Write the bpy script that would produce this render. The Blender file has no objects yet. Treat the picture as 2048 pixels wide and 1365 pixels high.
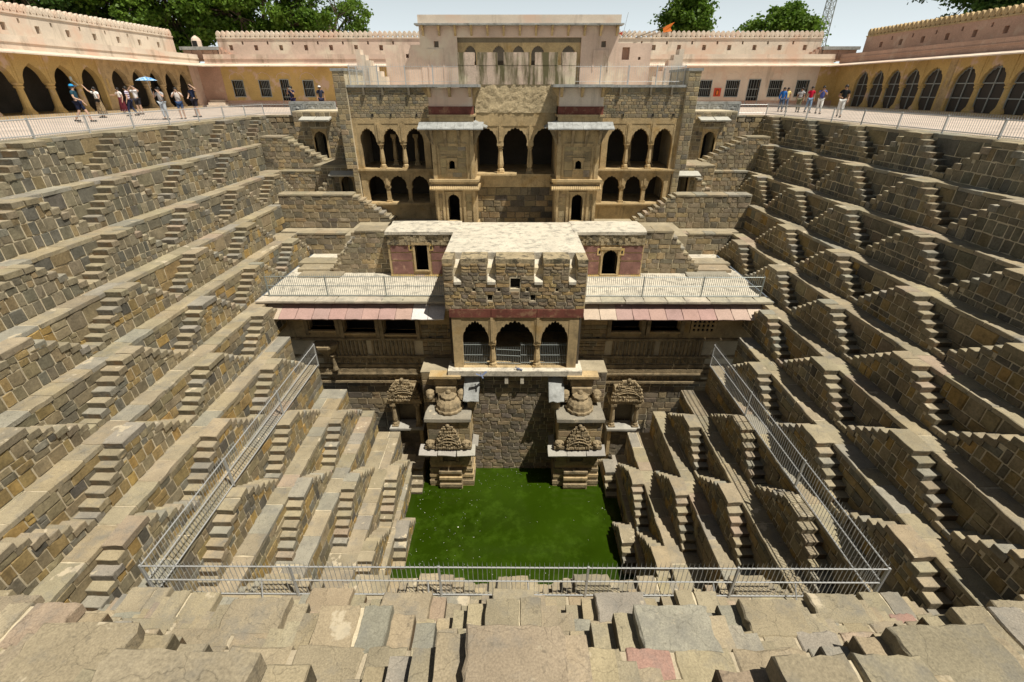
import bpy, math, random
from math import sin, cos, pi, radians, sqrt, atan2
from mathutils import Matrix, Vector

S = bpy.context.scene
COL = S.collection
rnd = random.Random(11)
EYE = 1.57

# ------------------------------------------------------------------ camera, sky, sun, exposure
cam_d = bpy.data.cameras.new('camera'); cam = bpy.data.objects.new('camera', cam_d); COL.objects.link(cam)
cam.location = (0, 0, EYE)
cam.rotation_euler = (radians(90 - 28.51), 0, radians(.27))
cam_d.sensor_width = 36; cam_d.lens = 36 * 930 / 2048
cam_d.clip_start = .05; cam_d.clip_end = 3000
S.camera = cam

SUN = Vector((.40, -.26, 1.0)).normalized()
w = bpy.data.worlds.new('World'); S.world = w; w.use_nodes = True
nt = w.node_tree; nt.nodes.clear()
sky = nt.nodes.new('ShaderNodeTexSky'); sky.sky_type = 'NISHITA'; sky.sun_disc = False
sky.sun_elevation = math.asin(SUN.z); sky.sun_rotation = atan2(SUN.x, SUN.y)
sky.air_density = 1.0; sky.dust_density = 1.5; sky.ozone_density = 1.0
bg = nt.nodes.new('ShaderNodeBackground'); bg.inputs[1].default_value = 1.0
wo = nt.nodes.new('ShaderNodeOutputWorld')
sk = nt.nodes.new('ShaderNodeMix'); sk.data_type = 'RGBA'; sk.blend_type = 'MULTIPLY'; sk.inputs[0].default_value = 1; sk.inputs[7].default_value = (.036, .032, .026, 1)
nt.links.new(sky.outputs[0], sk.inputs[6])
tc = nt.nodes.new('ShaderNodeTexCoord'); sx = nt.nodes.new('ShaderNodeSeparateXYZ'); nt.links.new(tc.outputs['Generated'], sx.inputs[0])
ab = nt.nodes.new('ShaderNodeMath'); ab.operation = 'ABSOLUTE'; nt.links.new(sx.outputs[2], ab.inputs[0])
iv = nt.nodes.new('ShaderNodeMath'); iv.operation = 'SUBTRACT'; iv.inputs[0].default_value = 1; nt.links.new(ab.outputs[0], iv.inputs[1])
pw = nt.nodes.new('ShaderNodeMath'); pw.operation = 'POWER'; pw.inputs[1].default_value = 3.4; nt.links.new(iv.outputs[0], pw.inputs[0])
hz = nt.nodes.new('ShaderNodeMix'); hz.data_type = 'RGBA'; hz.inputs[7].default_value = (.84, .93, .97, 1)      # the pale summer haze low in the sky
nt.links.new(pw.outputs[0], hz.inputs[0]); nt.links.new(sk.outputs[2], hz.inputs[6])
nt.links.new(hz.outputs[2], bg.inputs[0]); nt.links.new(bg.outputs[0], wo.inputs[0])

sd = bpy.data.lights.new('sun', 'SUN'); sd.energy = 5.0; sd.angle = radians(.5); sd.color = (1, .94, .82)
so = bpy.data.objects.new('sun', sd); COL.objects.link(so)
so.rotation_euler = SUN.to_track_quat('Z', 'Y').to_euler(); so.location = (20, -20, 40)
S.view_settings.view_transform = 'Standard'; S.view_settings.look = 'None'
S.view_settings.exposure = 0.22; S.view_settings.gamma = 1.0
S.view_settings.use_curve_mapping = False

# ------------------------------------------------------------------ materials
MATS = {}
def nodes(name):
    m = bpy.data.materials.new(name); m.use_nodes = True
    t = m.node_tree; t.nodes.clear()
    out = t.nodes.new('ShaderNodeOutputMaterial'); b = t.nodes.new('ShaderNodeBsdfPrincipled')
    t.links.new(b.outputs[0], out.inputs[0])
    MATS[name] = m
    return m, t, b
def noise(t, pos, scale, detail=4, rough=.6, stretch=None):
    n = t.nodes.new('ShaderNodeTexNoise'); n.inputs['Scale'].default_value = scale
    n.inputs['Detail'].default_value = detail; n.inputs['Roughness'].default_value = rough
    if stretch:
        mp = t.nodes.new('ShaderNodeMapping'); mp.inputs['Scale'].default_value = stretch
        t.links.new(pos, mp.inputs[0]); pos = mp.outputs[0]
    t.links.new(pos, n.inputs['Vector'])
    return n.outputs['Fac']
def ramp(t, src, stops):
    r = t.nodes.new('ShaderNodeValToRGB'); e = r.color_ramp.elements
    while len(e) < len(stops): e.new(.5)
    for el, (p, c) in zip(e, stops):
        el.position = p; el.color = (c, c, c, 1) if not isinstance(c, tuple) else (*c, 1)
    t.links.new(src, r.inputs[0])
    return r.outputs[0]
def mixc(t, a, b, fac=1.0, mode='MULTIPLY'):
    m = t.nodes.new('ShaderNodeMix'); m.data_type = 'RGBA'; m.blend_type = mode
    for i, v in ((0, fac), (6, a), (7, b)):
        if hasattr(v, 'is_linked') or hasattr(v, 'links'): t.links.new(v, m.inputs[i])
        else: m.inputs[i].default_value = v if i == 0 else (*v, 1)
    return m.outputs[2]
def surf(name, color, rough=.9, var=(.72, 1.15), big=.7, fine=14, fvar=(.8, 1.15), stains=None, streak=None,
         bump=.35, bscale=22, bdist=.02, patch=None, spec=.25, metal=0.0, crack=None):
    """color: rgb, 'OBJ' (the object's own colour) or 'ATT' (colour stored per stone)"""
    m, t, b = nodes(name)
    g = t.nodes.new('ShaderNodeNewGeometry').outputs['Position']
    if color == 'OBJ': c = t.nodes.new('ShaderNodeObjectInfo').outputs['Color']
    elif color == 'ATT':
        a = t.nodes.new('ShaderNodeAttribute'); a.attribute_name = 'Col'; c = a.outputs['Color']
    else:
        r = t.nodes.new('ShaderNodeRGB'); r.outputs[0].default_value = (*color, 1); c = r.outputs[0]
    c = mixc(t, c, ramp(t, noise(t, g, big, 5, .65), [(.3, var[0]), (.7, var[1])]))
    f = noise(t, g, fine, 6, .7)
    c = mixc(t, c, ramp(t, f, [(.3, fvar[0]), (.7, fvar[1])]))
    if patch:      # (rgb, scale, lo, hi)
        c = mixc(t, c, patch[0], ramp(t, noise(t, g, patch[1], 5, .6), [(patch[2], 0.0), (patch[3], 1.0)]), 'MIX')
    if stains:
        c = mixc(t, c, stains[0], ramp(t, noise(t, g, stains[1], 6, .7), [(stains[2], 0.0), (stains[3], stains[4])]), 'MIX')
    if streak:
        c = mixc(t, c, streak[0], ramp(t, noise(t, g, streak[1], 5, .65, (1, 1, .13)), [(streak[2], 0.0), (streak[3], streak[4])]), 'MIX')
    if crack:
        nz = t.nodes.new('ShaderNodeTexNoise'); nz.inputs['Scale'].default_value = 2.5; nz.inputs['Detail'].default_value = 5; t.links.new(g, nz.inputs['Vector'])
        vm = t.nodes.new('ShaderNodeVectorMath'); vm.operation = 'MULTIPLY_ADD'; vm.inputs[1].default_value = (.6, .6, .6); t.links.new(nz.outputs['Color'], vm.inputs[0]); t.links.new(g, vm.inputs[2])
        vo = t.nodes.new('ShaderNodeTexVoronoi'); vo.feature = 'DISTANCE_TO_EDGE'; vo.inputs['Scale'].default_value = crack; t.links.new(vm.outputs[0], vo.inputs['Vector'])
        c = mixc(t, c, ramp(t, vo.outputs['Distance'], [(.0, .66), (.009, 1.0)]))
    t.links.new(c, b.inputs['Base Color'])
    b.inputs['Roughness'].default_value = rough; b.inputs['Specular IOR Level'].default_value = spec
    b.inputs['Metallic'].default_value = metal
    if bump:
        bp = t.nodes.new('ShaderNodeBump'); bp.inputs['Strength'].default_value = bump; bp.inputs['Distance'].default_value = bdist
        t.links.new(noise(t, g, bscale, 8, .75), bp.inputs['Height']); t.links.new(bp.outputs[0], b.inputs['Normal'])
    return m
def plain(name, color, rough=.6, metal=0.0, spec=.4):
    m, t, b = nodes(name)
    b.inputs['Base Color'].default_value = (*color, 1); b.inputs['Roughness'].default_value = rough
    b.inputs['Metallic'].default_value = metal; b.inputs['Specular IOR Level'].default_value = spec
    return m

DARK = (.05, .045, .035)
M_stone = surf('stone_face', 'OBJ', var=(.62, 1.12), big=1.6, fvar=(.72, 1.2), stains=(DARK, 1.9, .55, .74, .6), streak=(DARK, 2.4, .60, .78, .45), bump=.6, bdist=.03)
M_riser = surf('shade_toned_riser', 'OBJ', var=(.28, .58), big=2.2, fvar=(.6, 1.2), patch=((.16, .10, .05), 2.5, .5, .7), bump=.9, bdist=.04)  # brown riser stone; the shade on these faces is put into the colour
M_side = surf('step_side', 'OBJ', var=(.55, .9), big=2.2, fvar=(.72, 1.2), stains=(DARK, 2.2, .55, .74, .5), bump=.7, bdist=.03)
M_stoneA = surf('stone_face_small', 'ATT', var=(.62, 1.08), streak=(DARK, 1.8, .56, .74, .6), stains=(DARK, 1.3, .55, .74, .6), bump=.6, bdist=.03)
M_slab = surf('paving_stone', 'OBJ', var=(.78, 1.12), big=1.4, fine=46, fvar=(.66, 1.2), stains=((.17, .168, .155), 1.7, .50, .70, .62), streak=((.10, .09, .07), 9, .60, .72, .5), patch=((.50, .43, .31), 1.5, .64, .67), bump=.7, bscale=38, bdist=.016, crack=1.3)
M_mortar = surf('mortar', (.60, .52, .37), fine=30, bump=.7, bscale=30, stains=((.22, .18, .12), 1.1, .54, .74, .55))
M_mortarN = surf('worn_mortar', (.47, .40, .285), fine=30, bump=.7, bscale=30, stains=((.2, .17, .12), 1.4, .5, .72, .7))
M_sand = surf('dressed_sandstone', (.50, .375, .205), big=1.4, var=(.7, 1.15), patch=((.46, .31, .13), 1.3, .56, .70), stains=((.13, .11, .075), 2.6, .54, .74, .65), streak=((.10, .085, .055), 2.8, .56, .74, .65), bump=.6, bdist=.03)
M_carve = surf('carved_sandstone', (.36, .28, .17), big=2.2, stains=((.06, .055, .04), 3.5, .48, .68, .75), bump=1.0, bscale=14, bdist=.05)
M_dark = surf('weathered_stone', (.20, .17, .12), stains=(DARK, 1.6, .52, .74, .6))
M_inner = surf('shade_dark_wall', (.10, .085, .065), bump=.2)  # dark colour stands in for shade inside rooms and recesses
M_pink = surf('pink_plaster', (.64, .49, .40), big=.45, var=(.8, 1.1), fvar=(.9, 1.08), patch=((.70, .60, .48), .5, .52, .66), streak=((.17, .13, .08), 1.1, .55, .76, .7), bump=.15)
M_cream = surf('cream_plaster', (.70, .60, .49), big=.5, var=(.84, 1.08), fvar=(.9, 1.08), patch=((.66, .49, .38), .4, .5, .62), streak=((.20, .15, .10), 1.3, .55, .76, .7), bump=.15)
M_ochre = surf('ochre_plaster', (.56, .40, .16), big=.5, var=(.75, 1.12), patch=((.58, .43, .32), .8, .54, .62), stains=((.2, .13, .06), .9, .58, .8, .5), bump=.15)
M_rose = surf('rose_plaster', (.50, .33, .25), big=.4, var=(.8, 1.12), patch=((.58, .45, .35), .5, .55, .68), streak=((.14, .11, .08), 1.2, .60, .82, .5), bump=.15)
M_lime = surf('lime_roof', (.60, .55, .45), big=1.0, var=(.85, 1.1), stains=((.20, .19, .165), 2.6, .50, .66, .75), bump=.5, bscale=9, bdist=.03)
M_limew = surf('weathered_lime', (.43, .35, .22), big=2, stains=((.06, .055, .045), 2.4, .50, .60, .85), streak=((.09, .085, .05), 3.0, .54, .70, .8), bump=.9, bscale=10, bdist=.06)
M_mold = surf('moss_streaked_plaster', (.64, .50, .40), big=.7, patch=((.60, .53, .38), .9, .50, .64), streak=((.085, .08, .03), 2.3, .45, .60, .92), bump=.5)
M_rough = surf('rough_render', (.62, .50, .31), big=1.5, stains=((.14, .11, .06), 3.2, .54, .72, .6), streak=((.07, .06, .04), .9, .58, .74, .7), bump=1.0, bscale=9, bdist=.09)
M_red = surf('red_band', (.21, .075, .055), big=2, stains=((.36, .22, .13), 2.8, .52, .64, .75), streak=((.05, .03, .025), 2, .55, .75, .5), bump=.4)
M_purple = surf('purple_sandstone', (.235, .125, .105), big=2.5, var=(.7, 1.2), patch=((.40, .25, .18), 2.2, .58, .68), bump=.3)
M_eave = surf('eave_slab', 'OBJ', var=(.85, 1.1), fine=18, stains=((.2, .13, .11), 2.0, .58, .75, .5), bump=.3)
M_slate = surf('grey_slate', (.36, .37, .36), big=2, stains=((.12, .12, .11), 3, .5, .68, .7), bump=.4)
M_paved = surf('paved_stone', (.38, .325, .225), big=1.2, fine=24, stains=((.16, .14, .11), 2.0, .54, .75, .5), bump=.4)
M_floor = surf('court_floor', (.56, .47, .40), big=.6, fine=20, stains=((.3, .26, .23), 1.2, .56, .75, .5), bump=.2)
M_earth = surf('dry_earth', (.34, .27, .18), big=.2, bump=.3)
M_steel = plain('galvanised_steel', (.50, .51, .51), .48, .4)
M_iron = plain('grey_painted_iron', (.30, .33, .32), .5, .3)
M_black = plain('shade_black', (.02, .018, .016), .9)  # black paint in place of the darkness inside openings
M_wood = plain('dark_grille_panel', (.055, .048, .04), .8)
M_saff = plain('saffron_cloth', (.75, .2, .03), .8)
M_redp = plain('red_paint', (.55, .07, .03), .7)
M_white = plain('white_paint', (.75, .75, .73), .6)
M_bird = plain('pigeon_feather', (.13, .16, .25), .7)
M_bark = surf('bark', (.13, .10, .07), bump=.6)

# ------------------------------------------------------------------ mesh helper
class MB:
    def __init__(s, M=None): s.v = []; s.f = []; s.c = []; s.M = M; s.col = None
    def add(s, vs, fs):
        n = len(s.v)
        for p in vs:
            s.v.append(tuple(s.M @ Vector(p)) if s.M is not None else tuple(p))
            s.c.append(s.col or (1, 1, 1))
        s.f += [tuple(i + n for i in f) for f in fs]
        return s
    def box(s, x0, x1, y0, y1, z0, z1):
        return s.add([(x0,y0,z0),(x1,y0,z0),(x1,y1,z0),(x0,y1,z0),(x0,y0,z1),(x1,y0,z1),(x1,y1,z1),(x0,y1,z1)],
                     [(3,2,1,0),(4,5,6,7),(0,1,5,4),(1,2,6,5),(2,3,7,6),(3,0,4,7)])
    def prism(s, poly, axis, a, b):
        """poly: 2d points; axis 'x' (y,z), 'y' (x,z) or 'z' (x,y) extruded from a to b"""
        def P(p, t): return (t, p[0], p[1]) if axis == 'x' else (p[0], t, p[1]) if axis == 'y' else (p[0], p[1], t)
        n = len(poly)
        return s.add([P(p, a) for p in poly] + [P(p, b) for p in poly],
                     [tuple(range(n))[::-1], tuple(range(n, 2*n))] + [(i, (i+1) % n, n + (i+1) % n, n + i) for i in range(n)])
    def lathe(s, cx, cy, prof, n=10, sx=1, sy=1, rot=0, flute=0):
        k = len(prof); vs = []; fs = []
        for r, z in prof:
            for i in range(n):
                a = rot + 2*pi*i/n; q = r * (1 - flute * (i % 2))
                vs.append((cx + q*cos(a)*sx, cy + q*sin(a)*sy, z))
        for j in range(k-1):
            for i in range(n): fs.append((j*n+i, j*n+(i+1) % n, (j+1)*n+(i+1) % n, (j+1)*n+i))
        fs.append(tuple(range(n))[::-1]); fs.append(tuple((k-1)*n + i for i in range(n)))
        return s.add(vs, fs)
    def tube(s, p, q, r, r2=None, n=6):
        p, q = Vector(p), Vector(q); d = (q - p)
        if d.length < 1e-6: return s
        d.normalize(); a = d.orthogonal().normalized(); b = d.cross(a); r2 = r if r2 is None else r2
        vs = [tuple(c + (a*cos(2*pi*i/n) + b*sin(2*pi*i/n))*rr) for c, rr in ((p, r), (q, r2)) for i in range(n)]
        return s.add(vs, [(i, (i+1) % n, n+(i+1) % n, n+i) for i in range(n)] + [tuple(range(n))[::-1], tuple(range(n, 2*n))])
    def ball(s, c, r, n=8, m=6, sc=(1, 1, 1)):
        vs = []; fs = []
        for j in range(m+1):
            t = pi*j/m
            for i in range(n): vs.append((c[0]+r*sc[0]*sin(t)*cos(2*pi*i/n), c[1]+r*sc[1]*sin(t)*sin(2*pi*i/n), c[2]+r*sc[2]*cos(t)))
        for j in range(m):
            for i in range(n): fs.append((j*n+i, (j+1)*n+i, (j+1)*n+(i+1) % n, j*n+(i+1) % n))
        return s.add(vs, fs)
    def mesh(s, name, mat, smooth=False):
        me = bpy.data.meshes.new(name); me.from_pydata(s.v, [], s.f)
        if any(c != (1, 1, 1) for c in s.c):
            a = me.attributes.new('Col', 'FLOAT_COLOR', 'POINT')
            a.data.foreach_set('color', [x for c in s.c for x in (*c, 1.0)])
        if mat: me.materials.append(mat)
        if smooth: me.polygons.foreach_set('use_smooth', [True]*len(me.polygons))
        return me
    def build(s, name, mat, parent=None, kind=None, label=None, smooth=False):
        o = bpy.data.objects.new(name, s.mesh(name, mat, smooth)); COL.objects.link(o)
        if parent is not None: adopt(o, parent)
        if kind: o['kind'] = kind
        if label: o['label'] = label
        return o
ORIG = {}
def wpos(o): return ORIG.get(o.name, Vector((0, 0, 0)))
def adopt(o, parent):
    o.parent = parent; o.matrix_parent_inverse = Matrix.Translation(-wpos(parent))
def thing(name, label, cat, loc=(0, 0, 0), group=None):
    o = bpy.data.objects.new(name, None); COL.objects.link(o); o.location = loc; o.empty_display_size = .2
    ORIG[o.name] = Vector(loc)
    o['label'] = label; o['category'] = cat
    if group: o['group'] = group
    return o
def tag(o, label, cat, group=None):
    o['label'] = label; o['category'] = cat
    if group: o['group'] = group
    return o
def place(name, me, parent, loc, rz=0.0, sc=(1, 1, 1), col=None, rx=0.0, ry=0.0):
    o = bpy.data.objects.new(name, me); COL.objects.link(o)
    o.location = loc; o.rotation_euler = (rx, ry, rz); o.scale = sc
    if col: o.color = (*col, 1)
    if parent is not None: adopt(o, parent)
    return o
def ordn(i):
    return ['first','second','third','fourth','fifth','sixth','seventh','eighth','ninth','tenth','eleventh','twelfth','thirteenth'][i]

class Side:
    """a wall line: u runs along the wall, w out of it towards the pit, z up"""
    def __init__(s, kind, off):
        s.k = kind; s.off = off
        s.rz = {'L': pi/2, 'R': -pi/2, 'N': pi, 'F': 0.0}[kind]
        d = {'L': ((0,1,0),(1,0,0),(-off,0,0)), 'R': ((0,1,0),(-1,0,0),(off,0,0)), 'N': ((1,0,0),(0,1,0),(0,off,0)), 'F': ((1,0,0),(0,-1,0),(0,off,0))}[kind]
        u, v, o = d
        s.M = Matrix(((u[0], v[0], 0, o[0]), (u[1], v[1], 0, o[1]), (0, 0, 1, 0), (0, 0, 0, 1)))
    def P(s, u, w, z): return tuple(s.M @ Vector((u, w, z)))

# palettes ---------------------------------------------------------
def jit(c, a=.12):
    f = 1 + rnd.uniform(-a, a); return tuple(max(0, x*f*(1 + rnd.uniform(-.02, .02))) for x in c)
PAL = [(.29,.235,.14)]*6 + [(.34,.25,.115)]*5 + [(.25,.21,.135)]*5 + [(.20,.175,.125)]*3 + [(.32,.265,.165)]*3 + [(.40,.27,.10)]*2 + [(.225,.21,.165)]*2 + [(.13,.118,.095)]
PALN = [(.36,.225,.18)]
PALT = [(.365,.31,.21)]*7 + [(.335,.285,.195)]*5 + [(.38,.315,.205)]*4 + [(.325,.30,.24)]*3 + [(.38,.30,.215)]*1
PALU = [(.25,.215,.145)]*6 + [(.20,.18,.13)]*6 + [(.29,.225,.125)]*3 + [(.165,.155,.125)]*3 + [(.28,.24,.165)]*3
PALP = [(.38,.30,.18)]*4 + [(.32,.265,.175)]*4 + [(.26,.225,.16)]*2 + [(.42,.33,.19)]*2 + [(.20,.18,.14)]*1
PALB = [(.33,.27,.18)]*4 + [(.27,.225,.155)]*4 + [(.38,.29,.165)]*3 + [(.2,.175,.13)]*3
def stone_col(): return jit(rnd.choice(PAL))
def slab_col(): return jit(rnd.choice(PALT), .1)

# shared stone and slab meshes ---------------------------------------
def stone_mesh(i):
    r = random.Random(100 + i); j = lambda a: r.uniform(-a, a)
    o = [(-.5, -.5), (0 + j(.2), -.5 + j(.02)), (.5, -.5), (.5, .5), (0 + j(.2), .5 + j(.02)), (-.5, .5)]
    b = [(x + j(.03), z + j(.05)) for x, z in o]
    ins = [.915 + j(.04) for _ in o]
    vs = [(x, 0, z) for x, z in b] + [(x, -.55 + j(.15), z) for x, z in b] + [(x*k, -1 + j(.2), z*k) for (x, z), k in zip(b, ins)]
    fs = [(a + n, (a+1) % 6 + n, (a+1) % 6 + n + 6, a + n + 6) for n in (0, 6) for a in range(6)] + [tuple(range(12, 18))]
    me = bpy.data.meshes.new('stone'); me.from_pydata(vs, [], fs); me.materials.append(M_stone); return me
def slab_mesh(i, mat=None, seg=3, amp=.018, side=None, ch=.10, ins=.965, jj=.004):
    r = random.Random(300 + i); j = lambda a: r.uniform(-a, a); ring = []
    cs = [(-.5,-.5),(.5,-.5),(.5,.5),(-.5,.5)]
    for k in range(4):
        a, b = cs[k], cs[(k+1) % 4]
        for q in range(seg): t = q/seg; ring.append((a[0]+(b[0]-a[0])*t + j(amp), a[1]+(b[1]-a[1])*t + j(amp)))
    n = len(ring)
    vs = [(x, y, -1) for x, y in ring] + [(x + j(.008), y + j(.008), -ch + j(.05)) for x, y in ring] + [(x*(ins + j(jj)), y*(ins + j(jj)), 0 + j(.03)) for x, y in ring]
    fs = [(a + m, (a+1) % n + m, (a+1) % n + m + n, a + m + n) for m in (0, n) for a in range(n)] + [tuple(range(2*n, 3*n))]
    me = bpy.data.meshes.new('paving_slab'); me.from_pydata(vs, [], fs); me.materials.append(mat or M_slab)
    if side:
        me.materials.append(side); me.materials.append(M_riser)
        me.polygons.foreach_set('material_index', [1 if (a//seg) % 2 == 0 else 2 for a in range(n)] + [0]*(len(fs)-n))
    return me
STONES = [stone_mesh(i) for i in range(14)]
SLABS = [slab_mesh(i) for i in range(12)]
NEARS = [slab_mesh(120 + i, None, 6, .024, None, .13, .952, .012) for i in range(14)]
STEPN = None
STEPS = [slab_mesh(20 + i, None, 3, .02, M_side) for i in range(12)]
EAVES = [slab_mesh(50 + i, M_eave, 3, .012) for i in range(6)]

def put_stone(parent, sd, u0, u1, z0, z1, w0=0.0, proud=.035, col=None, acc=None):
    """one stone; with acc (a mesh builder) it is joined there instead"""
    g = .014; pr = proud*.6*rnd.uniform(.8, 1.5) + .006
    if acc is not None:
        acc.col = col; a, b = u0 + g, u1 - g; k = min(.03, (b-a)*.2); j = lambda: rnd.uniform(-.012, .012)
        q = [(a+j(), z0+g+j()), (b+j(), z0+g+j()), (b+j(), z1-g+j()), (a+j(), z1-g+j())]
        cu, cz = (a+b)/2, (z0+z1)/2
        vs = [sd.P(x, w0-.03, z) for x, z in q] + [sd.P(x, w0+pr*.6, z) for x, z in q] + [sd.P(x+(cu-x)*.14, w0+pr, z+(cz-z)*.14) for x, z in q]
        acc.add(vs, [(i+n, (i+1) % 4+n, (i+1) % 4+n+4, i+n+4) for n in (0, 4) for i in range(4)] + [(8, 9, 10, 11)]); return
    o = place('stone', rnd.choice(STONES), parent, sd.P((u0+u1)/2, w0-.03, (z0+z1)/2), sd.rz + rnd.uniform(-.012, .012)*min(1, .35/(u1-u0)),
              (u1-u0-2*g, .03+pr, z1-z0-2*g), col or stone_col())
    return o
def split(a, b, lo, hi):
    out = []; x = a
    while b - x > 1e-4:
        s = rnd.uniform(lo, hi)
        if b - x - s < lo*.7: s = b - x
        if s > hi*1.25: s = (b-x)/2
        out.append((x, x+s)); x += s
    return out
def cut(seg, holes):
    for h0, h1 in holes:
        nx = []
        for a, b in seg:
            if h1 <= a or h0 >= b: nx.append((a, b)); continue
            if h0 - a > .08: nx.append((a, h0))
            if b - h1 > .08: nx.append((h1, b))
        seg = nx
    return seg
def coursed(parent, sd, u0, u1, z0, z1, holes=None, ch=(.24, .42), cw=(.3, .8), w0=0.0, proud=.035, cap=290, vis=None, pal=None, acc=None, top=None):
    """random-coursed blocks over a rectangle; holes(za, zb) gives the u-intervals left free, top(u) a stepped upper edge"""
    n = 0; over = MB()
    for za, zb in split(z0, z1, *ch):
        seg = cut([(u0, u1)], holes(za, zb) if holes else [])
        for a, b in seg:
            for p, q in split(a, b, *cw):
                c = jit(rnd.choice(pal or PAL))
                zt = zb
                if top:
                    zt = min(zb, top((p+q)/2))
                    if zt - za < .07: continue
                parts = [(p, q, za, zt)]
                if zt - za > .3 and q - p < .55 and rnd.random() < .22:
                    zm = za + (zt-za)*rnd.uniform(.4, .6); parts = [(p, q, za, zm), (p, q, zm, zt)]
                elif q - p > .55 and zt - za > .28 and rnd.random() < .15:
                    um = p + (q-p)*rnd.uniform(.6, .75); zm = za + (zt-za)*rnd.uniform(.4, .6)
                    parts = [(p, um, za, zt), (um, q, za, zm), (um, q, zm, zt)]
                for pp in parts:
                    if acc is not None: put_stone(parent, sd, *pp, w0, proud, jit(c, .06), acc)
                    elif n < cap and (vis is None or vis[0] < (p+q)/2 < vis[1]):
                        put_stone(parent, sd, *pp, w0, proud, jit(c, .06)); n += 1
                    else: put_stone(parent, sd, *pp, w0, proud, jit(c, .06), over)
    if over.v: over.build('stonework', M_stoneA, parent, 'stuff')
    return n
def stonework(parent, sd, u0, u1, z0, z1, ch=(.16, .28), cw=(.2, .5), w0=0.0, proud=.03, holes=None, pal=PALP, top=None, name='stonework'):
    acc = MB(); coursed(None, sd, u0, u1, z0, z1, holes, ch, cw, w0, proud, pal=pal, acc=acc, top=top)
    return acc.build(name, M_stoneA, parent, 'stuff')
# ================================================================== THE STEPPED PIT
ZL = [1.57, 3.03, 4.49, 5.86, 7.19, 8.51, 9.83, 11.2, 12.55, 13.88, 15.2, 16.5, 18.3]     # depth of each tier below eye height
Z = [EYE - v for v in ZL]
X = [16.74 - 1.1*k for k in range(12)]; X[7] = 9.05; X[11] = 5.03
W = .54                                                                                 # how far a stair stands out from its wall
YN = [.02, 1.05, 2.07, 3.1, 4.06, 5.0, 5.93, 7.26, 8.15, 9.0, 9.85, 10.7]                # near wall lines
YE = [34.6, 31.6, 30.6, 27.2, 26.0, 19.4, 18.5, 18.3, 18.3, 18.4, 18.4, 18.2]            # where the side tiers meet the palace
WATER = EYE - 17.42
TIER = ['topmost', 'second', 'third', 'fourth', 'fifth', 'sixth', 'seventh', 'eighth', 'ninth', 'tenth', 'eleventh', 'lowest']
POOLBED = Z[12]

HALF, RUN, NST = .44, .268, 5
def step_half(k, z):
    """half length of a double stair at height z (0 above it)"""
    h = Z[k] - Z[k+1]; r = h/7; d = (Z[k] - z)/r
    if d < 0: return 0
    return min(2.03, HALF + RUN*math.floor(d + 1e-6)) if d < 6 else 2.03

CORE = {}
def stair_core(k):
    if k in CORE: return CORE[k]
    h = ZL[k+1] - ZL[k]; r = h/7; m = MB(); z0 = -h - .02
    wv = -(W - .02)
    m.box(-HALF+.02, HALF-.02, wv, .05, z0, -.03)
    for s in (-1, 1):
        for i in range(1, NST+1):
            a, b = sorted((s*(HALF + RUN*(i-1) - .02), s*(HALF + RUN*i - .02)))
            m.box(a, b, wv, .05, z0, -i*r - .09)
        a, b = sorted((s*(HALF + RUN*NST - .02), s*2.0)); m.box(a, b, wv, .05, z0, -6*r - .07)
    CORE[k] = m.mesh('masonry', M_mortar); return CORE[k]

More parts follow.
